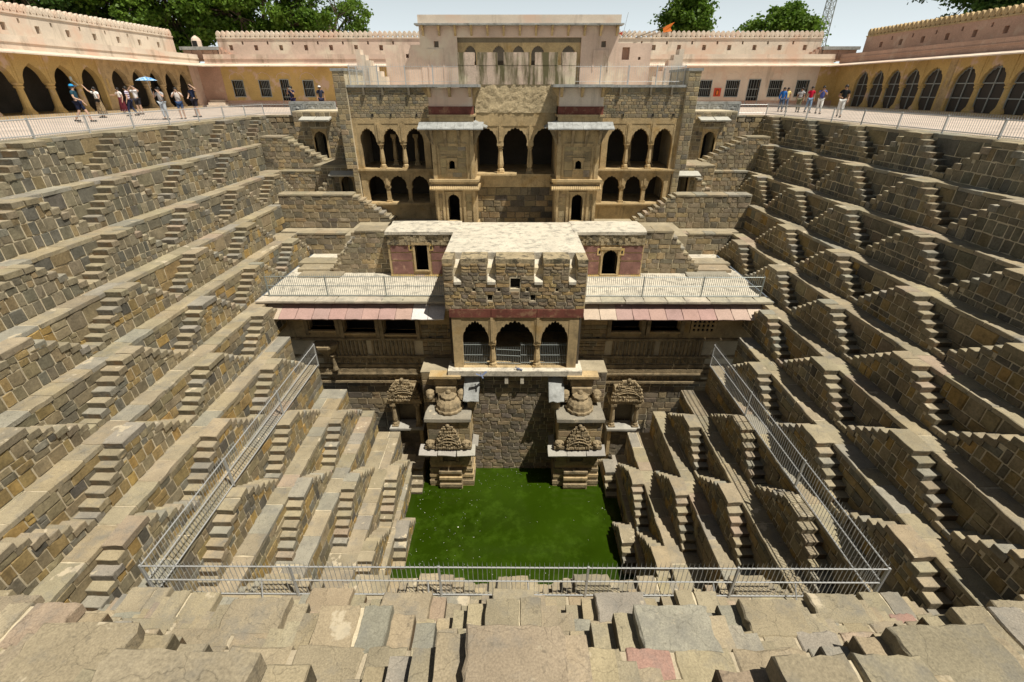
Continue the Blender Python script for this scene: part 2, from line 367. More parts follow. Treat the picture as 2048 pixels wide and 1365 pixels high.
def staircase(sd, k, uc, label, group, faces=True):
    h = ZL[k+1] - ZL[k]; r = h/7
    base = sd.P(uc, 0, Z[k+1])
    t = thing('double_staircase', label, 'stairs', base, group)
    o = bpy.data.objects.new('masonry', stair_core(k)); COL.objects.link(o)
    o.location = sd.P(uc, 0, Z[k]); o.rotation_euler = (0, 0, sd.rz); adopt(o, t)
    def slab(name, ua, ub, ztop, th, w1=W + .025, nose=.02, c=None):
        ua -= nose; ub += nose
        place(name, rnd.choice(NEARS if sd.k == 'N' and name != 'step' else STEPS), t, sd.P(uc + (ua+ub)/2 + rnd.uniform(-.014, .014), w1/2 - .012 + rnd.uniform(-.03, .012), ztop + rnd.uniform(-.012, .01)), sd.rz + rnd.uniform(-.02, .02) + (pi if rnd.random() < .5 else 0),
              (ub-ua, w1 + .02, th), c or slab_col(), rnd.uniform(-.012, .012), rnd.uniform(-.022, .022))
    # landing of one or two slabs
    if rnd.random() < .45:
        m = rnd.uniform(-.15, .15); slab('landing_slab', -HALF, m-.03, Z[k]+.004, .17, nose=.01); slab('landing_slab', m+.03, HALF, Z[k]+.004, .17, nose=.01)
    else: slab('landing_slab', -HALF, HALF, Z[k]+.004, .18)
    for s in (-1, 1):
        for i in range(1, NST+1):
            a, b = sorted((s*(HALF + RUN*(i-1) - .03), s*(HALF + RUN*i)))
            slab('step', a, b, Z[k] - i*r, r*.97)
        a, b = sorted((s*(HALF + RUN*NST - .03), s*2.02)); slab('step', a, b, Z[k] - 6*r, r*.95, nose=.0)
    if faces:       # stones of the tall face, in courses one or two risers high
        i = 0
        while i < 7:
            n = 2 if rnd.random() < .62 and i < 6 else 1
            zt = Z[k] - i*r - (.14 if i == 0 else .0); zb = Z[k] - (i+n)*r
            hw = min(2.03, HALF + RUN*i) if i < 6 else 2.03
            for a, b in split(-hw, hw, .2, .46): put_stone(t, sd, uc+a, uc+b, zb, zt - (.12 if abs(a+b)/2 > hw-.3 and i else 0), W-.03, .035, jit(rnd.choice(PALU if k < 3 else PAL)))
            if n == 2:
                h2 = min(2.03, HALF + RUN*(i+1)) if i+1 < 6 else 2.03
                for s in (-1, 1):
                    a, b = sorted((s*hw, s*h2)); put_stone(t, sd, uc+a, uc+b, zb, zb + r - .11, W-.03, .03, jit(rnd.choice(PALU if k < 3 else PAL)))
            i += n
    # rough riser stones under the treads of both flights
    if False:
        m = MB()
        for s in (-1, 1):
            for i in range(0, 6):
                u = uc + s*(HALF + RUN*i - .02); zb = Z[k] - (i+1)*r; j = rnd.uniform(.004, .02)
                p = [sd.P(u - s*.05, .03, zb), sd.P(u + s*j, .03, zb), sd.P(u + s*j, W-.03, zb), sd.P(u - s*.05, W-.03, zb)]
                q = [(x, y, zz + r - .115) for x, y, zz in p]
                m.col = jit((.25, .20, .14)); m.add(p + q, [(0,1,5,4),(1,2,6,5),(2,3,7,6)])
        m.build('riser', M_stoneA, t, 'stuff')
    return t

def tier_wall(sd, k, ua, ub, label, cat, vis, stairs, name='terrace_wall', back=1.13, pave=True, lo=None):
    """one tier: wall of blocks below ledge k and the paved ledge on top"""
    zt, zb = Z[k], Z[k+1]
    if lo is not None: zb = lo
    t = thing(name, label, cat, sd.P((ua+ub)/2, 0, zb), 'stepped tiers of the pit')
    m = MB(sd.M); m.box(ua, ub, -back-.06, 0, zb-.32, zt-.022); m.build('masonry', M_mortarN if sd.k == 'N' else M_mortar, t)
    def holes(z0, z1):
        zm = max(z0, z1 - .1)
        return [(c - step_half(k, zm) + .04, c + step_half(k, zm) - .04) for c in stairs] if stairs else []
    coursed(t, sd, ua, ub, zb, zt-.115, holes, vis=vis, pal=PALU if k < 3 else PAL, ch=(.3, .5) if k < 4 else (.24, .42), cw=(.45, 1.05) if k < 4 else (.3, .8))
    if pave:       # ledge slabs, oversailing the wall by a hand
        n = 0; over = MB()
        near = sd.k == 'N'
        for a, b in split(ua, ub, *((.4, 1.1) if near else (.55, 1.25))):
            if not (vis[0]-.3 < (a+b)/2 < vis[1]+.3): continue
            cuts = [(-back, .035)] if rnd.random() < (.35 if near else .6) else (lambda q: [(-back, q-.015), (q+.015, .035)])(rnd.uniform(-.75, -.35)*back)
            for w0, w1 in cuts:
                place('paving_slab', rnd.choice(NEARS if near else SLABS), t, sd.P((a+b)/2, (w0+w1)/2, zt + rnd.uniform(-.006, .006)), sd.rz + (rnd.uniform(-.03, .03) if near else 0), (b-a-(.05 if near else .02), w1-w0, .13), jit(PALN[0]) if near and rnd.random() < .045 else slab_col(), rnd.uniform(-.006,.006), rnd.uniform(-.004,.004))
    return t

SD = {}
side_word = {'L': 'left', 'R': 'right', 'N': 'near'}
LAT = [20.5, 18.2, 16.06, 14.1, 11.97, 9.8, 7.6, 9.9, 11.7, 13.3, 11.1, 13.15]
def dvis(k):      # nearest y at which the tier enters the frame
    x = X[k]; d = 930*(x + .3)/1060
    return max(YN[k], (d - ZL[k+1]*.4773)/.8788 - 1.5)
for kind in 'LR':
    for k in range(12):
        sd = Side(kind, X[k]); SD[kind, k] = sd
        y0, y1 = YN[k], YE[k]
        off = LAT[k] + .43 - (.2 if kind == 'R' else 0)
        cs = [off + 4.05*m for m in range(-6, 9)]
        cs = [c for c in cs if y0 + .9 < c < y1 - (.9 if k < 11 else .4)]
        v0 = dvis(k)
        tw = 'pool edge wall' if k == 11 else f'{TIER[k]} tier'
        lab = f'{tw} of brown stone blocks with a paved ledge on the {side_word[kind]} slope of the pit'
        tier_wall(sd, k, y0, y1, lab, 'wall', (v0 - .8, y1), cs, back=1.13 if k else 1.0, lo=None)
        shown = [c for c in cs if c + 2 > v0]
        for n, c in enumerate(reversed(shown)):
            staircase(sd, k, c, f'stone steps on the {TIER[k]} tier of the {side_word[kind]} slope, {ordn(n)} from the palace', f'double stone staircases of the {side_word[kind]} slope')
for k in range(0, 12):
    sd = Side('N', YN[k]); SD['N', k] = sd
    xr = X[k]; vx = min(xr, (YN[k]*.8788 + ZL[k]*.4773)*1.13 + 1.0)
    o = 0.0 if k % 2 == 0 else 2.025
    cs = [c for c in [o + 4.05*m for m in range(-6, 7)] if abs(c) < xr - .9]
    tier_wall(sd, k, -xr, xr, f'{TIER[k]} tier of worn stone slabs on the near slope' if k < 11 else 'pool edge wall on the near side below the railing', 'wall', (-vx, vx), cs, back=(YN[k] - YN[k-1]) + .03 if k else 1.0)
    shown = [c for c in cs if abs(c) < vx + 1.5 and k > 0]
    for n, c in enumerate(shown):
        staircase(sd, k, c, f'worn steps on the {TIER[k]} tier of the near slope, {ordn(n)} from the left', 'double stone staircases of the near slope')

# water, pool bed and the ground around the pit ------------------------------------------
def water_mat():
    m, t, b = nodes('green_water')
    g = t.nodes.new('ShaderNodeNewGeometry').outputs['Position']
    c = ramp(t, noise(t, g, .22, 4, .55), [(.35, (.0135, .029, .0008)), (.62, (.024, .050, .002))])
    c = mixc(t, c, (.055, .105, .008), ramp(t, noise(t, g, 1.1, 8, .75), [(.48, 0.0), (.74, .7)]), 'MIX')
    t.links.new(c, b.inputs['Base Color']); b.inputs['Roughness'].default_value = .12; b.inputs['Specular IOR Level'].default_value = .35
    bp = t.nodes.new('ShaderNodeBump'); bp.inputs['Strength'].default_value = .08; bp.inputs['Distance'].default_value = .02
    t.links.new(noise(t, g, 5, 3), bp.inputs['Height']); t.links.new(bp.outputs[0], b.inputs['Normal'])
    return m
M_water = water_mat()
o = MB().add([(-5.4, 11.2, WATER), (5.4, 11.2, WATER), (5.4, 18.6, WATER), (-5.4, 18.6, WATER)], [(0, 1, 2, 3)]).build('pond_water', M_water, kind='structure')
o = MB().box(-6, 6, 10.5, 19, POOLBED - .4, POOLBED).build('pool_bed', M_dark, kind='structure')
m = MB()     # specks of floating scum
r2 = random.Random(5)
for i in range(190):
    a = r2.random()
    x, y = (-4.6 + 3.2*r2.random()**1.2, 12.2 + 5.6*r2.random()) if a < .62 else (-1.8 + 3.6*r2.random(), 16.6 + 1.5*r2.random()) if a < .8 else (-4.8 + 9.4*r2.random(), 11.8 + 6*r2.random())
    if a > .97: q = .035
    q = r2.uniform(.005, .012) if r2.random() < .95 else r2.uniform(.016, .03)
    n = 5; ph = r2.random()*6
    m.add([(x + q*r2.uniform(.6, 1.5)*cos(ph + 2*pi*j/n), y + q*r2.uniform(.6, 1.5)*sin(ph + 2*pi*j/n), WATER + .006) for j in range(n)], [tuple(range(n))])
m.build('floating_debris', M_white, kind='stuff')

AX, BY = 29.5, 50.0
g = MB()       # one sheet of ground out to the horizon, open over the pit
R_ = 900
ring_o = [(-R_, -R_), (R_, -R_), (R_, R_), (-R_, R_)]; ring_i = [(-44, -12), (44, -12), (44, 60), (-44, 60)]
g.add([(x, y, -.06) for x, y in ring_o] + [(x, y, -.06) for x, y in ring_i], [(i, (i+1) % 4, (i+1) % 4 + 4, i + 4) for i in range(4)])
g.build('ground', M_earth, kind='structure')
def court(name, x0, x1, y0, y1):
    o = MB().box(x0, x1, y0, y1, -.5, -.004).build(name, M_floor, kind='structure')
    return o
court('left_walkway', -44, -X[0]-.98, -12, 60); court('right_walkway', X[0]+.98, 44, -12, 60)
court('near_walkway', -X[0]-.97, X[0]+.97, -12, YN[0]); court('back_walkway', -X[0]-.97, X[0]+.97, 34.6, 60)
# ================================================================== BUILDING HELPERS
def arch_curve(u0, u1, zs, rise, cusps, n=None):
    n = n or max(16, cusps*4); pts = []
    for i in range(n+1):
        t = i/n; q = 2*t - 1
        b = (1 - abs(q)**2.1)**.62
        z = rise*(b*.88 + (.085*abs(sin(cusps*pi*t)) if cusps else 0) + (.12 if cusps == 0 else .05)*max(0, 1 - abs(q)*3.2))
        pts.append((u0 + (u1-u0)*t, zs + max(0, z)))
    return pts
def arch_panel(m, u0, u1, zs, rise, zt, w0, w1, cusps=7):
    """wall above one arched opening, from w0 (back) to w1 (front)"""
    pts = arch_curve(u0, u1, zs, rise, cusps); n = len(pts)
    vs = []
    for wv in (w1, w0):
        vs += [(u, wv, z) for u, z in pts] + [(u, wv, zt) for u, z in pts]
    fs = []
    for i in range(n-1):
        fs += [(i, i+1, n+i+1, n+i), (2*n+i+1, 2*n+i, 3*n+i, 3*n+i+1), (i+1, i, 2*n+i, 2*n+i+1), (n+i, n+i+1, 3*n+i+1, 3*n+i)]
    m.add(vs, fs)
def holed(m, u0, u1, z0, z1, w0, w1, holes):
    """wall slab with rectangular openings (ua, ub, za, zb)"""
    zs = sorted({z0, z1} | {z for h in holes for z in h[2:] if z0 < z < z1})
    for za, zb in zip(zs, zs[1:]):
        seg = cut([(u0, u1)], [(h[0], h[1]) for h in holes if h[2] <= za + 1e-6 and h[3] >= zb - 1e-6])
        for a, b in seg: m.box(a, b, w0, w1, za, zb)
PILL = {}
def pillar_mesh(h, r, mat, flute=.1, style='baluster'):
    key = (round(h, 2), round(r, 2), mat.name, style)
    if key not in PILL:
        m = MB()
        if style == 'baluster':
            m.box(-r*1.35, r*1.35, -r*1.35, r*1.35, 0, h*.05)
            m.lathe(0, 0, [(r*1.3, h*.05), (r*1.25, h*.13), (r*.8, h*.17), (r*1.02, h*.22), (r*1.1, h*.30), (r*.75, h*.70), (r*.68, h*.78), (r*.95, h*.80), (r*.8, h*.83), (r*1.1, h*.90)], 14, flute=flute)
            m.box(-r*1.15, r*1.15, -r*1.15, r*1.15, h*.90, h)
        elif style == 'square':
            m.box(-r*1.3, r*1.3, -r*1.3, r*1.3, 0, h*.1); m.box(-r*.85, r*.85, -r*.85, r*.85, h*.1, h*.82)
            m.box(-r*1.1, r*1.1, -r*1.1, r*1.1, h*.82, h*.88); m.box(-r*1.5, r*1.5, -r*1.0, r*1.0, h*.88, h)
        else:      # stout arcade column
            m.lathe(0, 0, [(r*1.9, 0), (r*1.9, h*.06), (r*1.5, h*.13), (r*1.15, h*.2), (r*1.05, h*.3), (r*.88, h*.82), (r*1.25, h*.85), (r*1.25, h*.9), (r*1.05, h*.91), (r*1.45, h*.97), (r*1.45, h)], 12)
        PILL[key] = m.mesh('pillar', mat)
    return PILL[key]
def gallery(t, sd, bays, zf, zs, rise, zt, thick=.3, depth=3.0, cusps=7, mat=None, pr=.13, style='baluster', ends=.3, floor=True, rear=False, inner=None, ncol=True):
    mat = mat or M_sand
    for u0, u1 in bays:
        m = MB(sd.M); arch_panel(m, u0, u1, zs, rise, zt, -thick, 0, cusps); m.build('arch', mat, t)
    gaps = [(a[1], b[0]) for a, b in zip(bays, bays[1:])] + [(bays[0][0]-ends, bays[0][0]), (bays[-1][1], bays[-1][1]+ends)]
    for i, (a, b) in enumerate(gaps):
        if b - a < .02: continue
        inn = i < len(bays)-1
        m = MB(sd.M)
        m.box(a+.001, b-.001, -thick+.003, .018, zs if inn and b-a < .75 else zf, zt+.002)
        if inn: m.box((a+b)/2-.06, (a+b)/2+.06, -.02, .05, zs+.08, zt)
        m.build('spandrel' if inn and b-a < .75 else 'pier', mat, t)
        if inn and b-a < .75:
            place('pillar', pillar_mesh(zs-zf, pr, mat, style=style), t, sd.P((a+b)/2, -thick/2, zf), sd.rz)
            if rear: place('pillar', pillar_mesh(zs-zf+.3, pr, mat, style=style), t, sd.P((a+b)/2 + .45, -thick/2 - 1.3, zf), sd.rz)
    ua, ub = bays[0][0]-ends, bays[-1][1]+ends
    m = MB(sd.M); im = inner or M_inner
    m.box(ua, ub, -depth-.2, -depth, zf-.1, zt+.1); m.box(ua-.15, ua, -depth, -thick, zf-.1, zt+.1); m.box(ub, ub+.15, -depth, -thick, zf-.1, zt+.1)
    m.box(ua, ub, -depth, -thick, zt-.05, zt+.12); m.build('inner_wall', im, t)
    if floor: MB(sd.M).box(ua, ub, -depth, .02, zf-.15, zf).build('floor', mat, t)
def cornice(t, sd, u0, u1, z, h, out, mat=None, name='cornice', n=3):
    m = MB(sd.M)
    for i in range(n): m.box(u0-out*.0, u1, -.05, out*(i+1)/n, z + h*i/n, z + h*(i+1)/n - (.004 if i < n-1 else 0))
    return m.build(name, mat or M_sand, t)
def fence(name, label, group, pts, h, bar=.085, post=2.0, spike=.12, rails=(.16, .86), posts_at=None, mat=None, rb=.008, rr=.019, cat='railing'):
    """iron railing with pointed bars along a polyline of base points"""
    t = thing(name, label, cat, pts[0], group); mat = mat or M_steel
    bars = MB()
    for (a, b) in zip(pts, pts[1:]):
        a, b = Vector(a), Vector(b); L = (b-a).length; d = (b-a)/L
        for f in rails: MB().tube(a + Vector((0,0,h*f)), b + Vector((0,0,h*f)), rr, n=6).build('rail', mat, t)
        n = max(1, round(L/bar))
        for i in range(n):
            p = a + d*(L*(i+.5)/n); k = rnd.uniform(-.006, .006)
            bars.tube(p + Vector((0,0,.04)), p + Vector((k,k,h - spike*.5)), rb, n=4); bars.tube(p + Vector((k,k,h - spike*.5)), p + Vector((k,k,h+spike*.5)), rb*1.1, .001, n=4)
        m = max(1, round(L/post))
        for i in range(m + (1 if (b - Vector(pts[-1])).length < 1e-6 else 0)):
            p = a + d*(L*i/m); MB().box(p.x-.025, p.x+.025, p.y-.025, p.y+.025, p.z-.02, p.z + h*.93).build('post', mat, t)
    bars.build('bars', mat, t, 'stuff')
    return t
def door_hole(t, sd, u0, u1, z0, z1, arch=True, mat=None, name='doorway'):
    """a doorway: jambs, lintel or arch, and a passage behind it, painted black for its shade"""
    mat = mat or M_sand; m = MB(sd.M); f = .09
    m.box(u0-f, u0, -.3, .06, z0, z1+.02); m.box(u1, u1+f, -.3, .06, z0, z1+.02); m.box(u0-f*1.6, u1+f*1.6, -.25, .09, z1, z1+f*1.3); m.box(u0-f, u1+f, -.3, .1, z0-.06, z0)
    if arch: arch_panel(m, u0, u1, z1-(u1-u0)*.55, (u1-u0)*.5, z1, -.2, .03, 5)
    o = m.build(name, mat, t)
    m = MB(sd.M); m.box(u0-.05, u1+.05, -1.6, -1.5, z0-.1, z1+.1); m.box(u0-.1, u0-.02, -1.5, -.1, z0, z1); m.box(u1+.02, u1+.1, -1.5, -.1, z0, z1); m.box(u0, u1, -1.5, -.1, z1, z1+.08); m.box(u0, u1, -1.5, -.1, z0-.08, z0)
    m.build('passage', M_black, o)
def chhajja_slab(t, sd, u0, u1, z, out, drop, th=.05, mat=None, name='eave', n=None):
    """sloping stone eave, laid in slabs"""
    segs = split(u0, u1, .3, .5) if n is None else [(u0+(u1-u0)*i/n, u0+(u1-u0)*(i+1)/n) for i in range(n)]
    for a, b in segs:
        m = MB(sd.M); k = rnd.uniform(-.02, .02)
        m.prism([(0, z), (out+k, z-drop), (out+k, z-drop-th), (0, z-th)], 'x', a+.004, b-.004) if False else None
        vs = [(a+.004, 0, z), (b-.004, 0, z), (b-.004, out+k, z-drop), (a+.004, out+k, z-drop)]
        m.add(vs + [(x, y, zz-th) for x, y, zz in vs], [(0,1,2,3),(7,6,5,4),(0,4,5,1),(1,5,6,2),(2,6,7,3),(3,7,4,0)])
        o = m.build(name, mat or M_slate, t)
MERLON = {}
def merlon_mesh(mat):
    if mat.name not in MERLON:
        m = MB(); pr = [(-.12, 0), (.12, 0), (.205, .17), (.205, .3), (.13, .43), (0, .53), (-.13, .43), (-.205, .3), (-.205, .17)]
        m.prism(pr, 'y', -.11, .11); m.prism([(-.07, .1), (.07, .1), (.11, .26), (0, .4), (-.11, .26)], 'y', -.13, .13)
        MERLON[mat.name] = m.mesh('merlon', mat)
    return MERLON[mat.name]

# ================================================================== THE PALACE
# ---- courtyard floors between the palace storeys
MB().box(-9.0, 9.2, 24.35, 28.2, -6.3, -5.3).build('courtyard_floor', M_paved, kind='structure')

# ---- two wings with galleries on two storeys
WING = {'L': dict(up=[(-8.58,-7.67),(-7.29,-6.38),(-6.01,-5.04)], lo=[(-8.49,-7.49),(-7.22,-6.22),(-5.96,-4.95)], x=(-9.0,-4.2), pier=(-9.5,-8.88)),
        'R': dict(up=[(5.19,6.13),(6.44,7.47),(7.75,8.75)], lo=[(5.12,6.1),(6.4,7.34),(7.72,8.64)], x=(4.3,9.2), pier=(9.05,9.7))}
F28 = Side('F', 28.0)
for k, c in WING.items():
    wd = 'left' if k == 'L' else 'right'
    t = thing('palace_wing', f'{wd} wing of the stone palace with open galleries on two storeys', 'building', ((c['x'][0]+c['x'][1])/2, 28, -5.0), 'palace wings')
    x0, x1 = c['x']
    gallery(t, F28, c['up'], -2.45, -1.06, .72, -.12, rear=True, depth=3.2, ends=.34)
    gallery(t, F28, c['lo'], -4.33, -3.42, .58, -2.72, style='square', cusps=5, depth=2.6, ends=.34, pr=.12)
    MB(F28.M).box(x0, x1, -.35, .02, -.12, .16).build('lintel', M_sand, t)
    cornice(t, F28, x0, x1, -2.74, .28, .16)
    cornice(t, F28, x0, x1, -4.62, .27, .22)
    MB(F28.M).box(x0, x1, -.4, .0, -5.6, -4.62).build('plinth', M_sand, t)
    MB(F28.M).box(x0, x1, -.8, -.01, .16, 1.62).build('masonry', M_mortar, t)
    stonework(t, F28, x0, x1, .17, 1.6, (.10, .19), (.15, .38))
    MB(F28.M).box(x0, x1, -.6, .12, 1.62, 1.74).build('coping', M_slate, t)
    for u in (-8.0,-7.0,-5.6) if k == 'L' else (5.6, 7.2, 8.3):
        MB(F28.M).box(u-.05, u+.05, -.1, .16, 1.25, 1.62).build('waterspout', M_dark, t)
        MB(F28.M).box(u+.25, u+.33, -.1, .06, .24, .36).build('putlog_hole', M_black, t)
    MB().box(x0, x1, 28.3, 33.0, 1.5, 1.735).build('roof', M_lime, t)
    MB().box(x0, x1, 31.3, 33.2, -5, 1.5).build('rear_wall', M_dark, t)
    p0, p1 = c['pier']
    P27 = Side('F', 27.85)
    l0, l1 = (p0+.3, p1) if k == 'L' else (p0, p1-.3)
    MB(P27.M).box(p0, p1, -3.4, 0, -2.45, 2.4).build('masonry', M_mortar, t); MB(P27.M).box(l0, l1, -3.2, -.02, -5.6, -2.45).build('masonry', M_mortar, t)
    stonework(t, P27, p0, p1, -2.45, 2.35, (.16, .3), (.18, .45), name='end_pier'); stonework(t, P27, l0, l1, -5.5, -2.46, (.16, .3), (.18, .4), w0=-.02, name='end_pier')
    MB(P27.M).box(p0-.06, p1+.06, -3.4, .06, 2.37, 2.5).build('coping', M_slate, t)
    # railing of the roof terrace
    fx = (-8.75, -2.85) if k == 'L' else (3.05, 9.0)
    fence('terrace_railing', f'grey spiked railing along the {wd} roof terrace of the palace', 'roof terrace railings', [(fx[0], 32.2, 1.74), (fx[0], 28.35, 1.74), (fx[1], 28.35, 1.74)] if k == 'L' else [(fx[0], 28.35, 1.74), (fx[1], 28.35, 1.74), (fx[1], 32.2, 1.74)], .98, .12, 1.5, rb=.0065, rr=.009)
    # stair wall climbing from the roof terrace
    q = thing('stair_ramp', f'cream stepped stair wall behind the {wd} roof terrace railing', 'stairs', (-8.2 if k == 'L' else 8.6, 32.6, 1.74), 'roof terrace stairs')
    for i in range(6):
        a = -9.4 + i*.28 if k == 'L' else 9.7 - i*.28
        MB().box(min(a, a + .28), max(a, a + .28), 32.2, 32.9, 1.74, 3.6 - i*.28).build('step', M_cream, q)

# ---- central gallery between the towers, with the rough wall and the merlon parapet above
F26 = Side('F', 26.0)
t = thing('central_gallery', 'triple arched central gallery between the two palace towers under a mouldy parapet', 'building', (0, 26, -2.4))
gallery(t, F26, [(-2.05,-.88),(-.58,.66),(.96,2.18)], -2.4, -.9, .72, -.1, depth=3.4, pr=.15, ends=.3)
MB(F26.M).box(-2.35, 2.45, -.4, .03, -.1, .5).build('lintel', M_sand, t)
m = MB(F26.M); nu, nz = 60, 16
m.add([(-2.7 + 5.6*i/nu, .05 + rnd.uniform(-.02, .035), .5 + 1.24*j/nz) for j in range(nz+1) for i in range(nu+1)], [(j*(nu+1)+i, j*(nu+1)+i+1, (j+1)*(nu+1)+i+1, (j+1)*(nu+1)+i) for j in range(nz) for i in range(nu)])
m.box(-2.7, 2.9, -.5, .02, .5, 1.735); m.build('rough_wall', M_rough, t, smooth=True)
cornice(t, F26, -2.35, 2.45, -2.72, .32, .26, n=4)
MB(F26.M).box(-2.35, 2.45, -.5, .02, -3.1, -2.72).build('band', M_sand, t)
mer = [(-2.72,-1.93),(-1.78,-.84),(-.52,.72),(.98,2.06),(2.26,2.95)]
MB(F26.M).box(-2.72, 2.95, -.45, .075, 1.74, 2.55).build('parapet', M_mold, t)
for a, b in mer: MB(F26.M).box(a, b, -.45, .085, 2.55, 3.08).build('merlon', M_mold, t)
MB().box(-2.7, 2.95, 26.4, 33, 1.5, 1.735).build('roof', M_lime, t)
t = thing('recess_wall', 'dark stained wall of large blocks below the central gallery', 'wall', (0, 26.1, -5.0))
F261 = Side('F', 26.1)
MB(F261.M).box(-2.3, 2.4, -.6, 0, -6.2, -3.1).build('masonry', M_dark, t)
coursed(t, F261, -2.25, 2.35, -5.7, -3.1, ch=(.24, .38), cw=(.35, .8), pal=[(.27,.215,.13),(.33,.25,.14),(.2,.165,.11),(.15,.13,.1),(.36,.27,.15)])

# ---- two towers
for k, (x0, x1, wd) in {'L': (-4.1, -1.98, 'left'), 'R': (2.1, 4.24, 'right')}.items():
    Y = 24.7; sd = Side('F', Y); xm = (x0+x1)/2
    t = thing('palace_tower', f'{wd} sandstone tower of the palace with a red band and a slate eave', 'tower', (xm, Y, -5.0), 'palace towers')
    dw = (-3.43, -2.84) if k == 'L' else (2.98, 3.55)
    m = MB(sd.M); holed(m, x0, x1, -5.05, -3.0, -.5, 0, [(dw[0], dw[1], -4.6, -3.2)]); m.build('lower_wall', M_sand, t)
    MB().box(x0, x1, Y+1.75, 28, -5.05, 1.6).build('core', M_sand, t)
    for q in (x0, x1-.2): MB().box(q, q+.2, Y+.5, Y+1.75, -5.05, 1.6).build('side_wall', M_sand, t)
    door_hole(t, sd, dw[0], dw[1], -4.58, -3.2, True)
    for u in (x0+.08, dw[0]-.28, dw[1]+.2, x1-.16): MB(sd.M).box(u, u+.12, -.05, .07, -4.9, -3.02).build('pilaster', M_sand, t)
    for z, h, o in ((-5.5, .38, .2), (-5.1, .1, .14), (-4.96, .12, .08)): MB(sd.M).box(x0-o, x1+o, -3, o, z, z+h).build('base_moulding', M_sand, t)
    stonework(t, sd, x0+.2, dw[0]-.3, -4.7, -3.2, (.22, .45), (.2, .45), proud=.012, pal=[(.46,.36,.2),(.40,.31,.18),(.5,.38,.21)]); stonework(t, sd, dw[1]+.33, x1-.2, -4.7, -3.2, (.22, .45), (.2, .45), proud=.012, pal=[(.46,.36,.2),(.40,.31,.18),(.5,.38,.21)])
    # ribbed cornice
    m = MB(sd.M); n = 26
    for i in range(n):
        a = x0-.2 + (x1-x0+.4)*i/n; b = a + (x1-x0+.4)/n*.8
        m.add([(a,.02,-2.72),(b,.02,-2.72),(b,.30,-2.92),(a,.30,-2.92),(a,.02,-2.86),(b,.02,-2.86),(b,.30,-2.98),(a,.30,-2.98)], [(0,1,2,3),(7,6,5,4),(0,4,5,1),(1,5,6,2),(2,6,7,3),(3,7,4,0)])
    m.box(x0-.2, x1+.2, -3, .2, -3.0, -2.86); m.box(x0-.12, x1+.12, -3, .12, -2.72, -2.6); m.box(x0-.2, x1+.2, -3, .2, -2.6, -2.48); m.build('ribbed_cornice', M_sand, t)
    wx = (-3.26, -2.98) if k == 'L' else (3.05, 3.35)
    m = MB(sd.M); holed(m, x0+.02, x1-.02, -2.48, .0, -.5, 0, [(wx[0], wx[1], -1.98, -1.58)]); m.build('shaft_wall', M_sand, t)
    door_hole(t, sd, wx[0], wx[1], -1.98, -1.58, True, name='small_window')
    for a, b, z0, z1 in ((x0+.02, x0+.22, -2.48, -.3), (x1-.22, x1-.02, -2.48, -.3), (x0+.3, x0+.36, -2.3, -.9), (x1-.4, x1-.34, -2.3, -.9), (x0+.35, x1-.35, -.86, -.8), (x0+.5, x1-.7, -1.4, -1.36)):
        MB(sd.M).box(a, b, -.05, .05, z0, z1).build('pilaster' if b-a < .4 else 'moulding', M_sand, t)
    # blocks of the shaft
    stonework(t, sd, x0+.38, x1-.42, -2.4, -.95, (.22, .5), (.25, .6), proud=.012, holes=lambda a, b: [(wx[0]-.12, wx[1]+.12)] if a < -1.45 and b > -2.05 else [], pal=[(.46,.36,.2),(.38,.30,.18),(.5,.38,.21),(.40,.34,.25)])
    for u in [x0 + .02 + (x1-x0-.16)*i/3 for i in range(4)]:
        m = MB(sd.M); m.prism([(0, -.95), (.10, -.8), (.14, -.55), (.36, -.22), (.36, -.1), (0, -.1)], 'x', u, u+.12); m.build('bracket', M_carve, t)
    for s, xe in ((-1, x0), (1, x1)):
        for y in (Y+.15, Y+.8): MB().prism([(xe, -.95), (xe+s*.14, -.6), (xe+s*.36, -.22), (xe+s*.36, -.1), (xe, -.1)], 'y', y, y+.12).build('bracket', M_carve, t)
    # lower eave of slate slabs on three sides
    chhajja_slab(t, sd, x0-.5, x1+.5, .16, .62, .26)
    for s, xe in ((-1, x0), (1, x1)):
        for i in range(4):
            y = Y - .05 + i*.34; m = MB(); vs = [(xe, y, .17), (xe, y+.33, .17), (xe+s*.62, y+.33, -.09), (xe+s*.62, y, -.09)]
            m.add(vs + [(a, b, z-.05) for a, b, z in vs], [(0,1,2,3),(7,6,5,4),(0,4,5,1),(1,5,6,2),(2,6,7,3),(3,7,4,0)]); m.build('eave', M_slate, t)
    MB(sd.M).box(x0+.0, x1-.0, -2.5, .0, .0, .42).build('neck', M_sand, t)
    MB(sd.M).box(x0-.07, x1+.07, -2.5, .07, .38, .47).build('moulding', M_sand, t)
    MB(sd.M).box(x0, x1, -2.5, .0, .47, .82).build('red_band', M_red, t)
    for i in range(7):
        u = x0 + .06 + (x1-x0-.1)*i/7
        m = MB(sd.M); m.lathe(0, 0, [(.09, 0), (.09, .012)], 8); MB(sd.M).box(u, u+.22, -.02, .014, .53, .76).build('carved_panel', M_red, t)
    MB(sd.M).box(x0+.03, x1-.03, -2.5, -.03, .82, 1.6).build('upper_wall', M_cream, t)
    m = MB(sd.M); m.box(x0-.32, x1+.32, -3.0, .42, 1.62, 1.735); m.build('flat_eave', M_slate, t)
    for u in (x0+.05, xm-.06, x1-.17):
        m = MB(sd.M); m.prism([(-.05, 1.2), (.05, 1.25), (.34, 1.55), (.34, 1.62), (-.05, 1.62)], 'x', u, u+.12); m.build('bracket', M_sand, t)
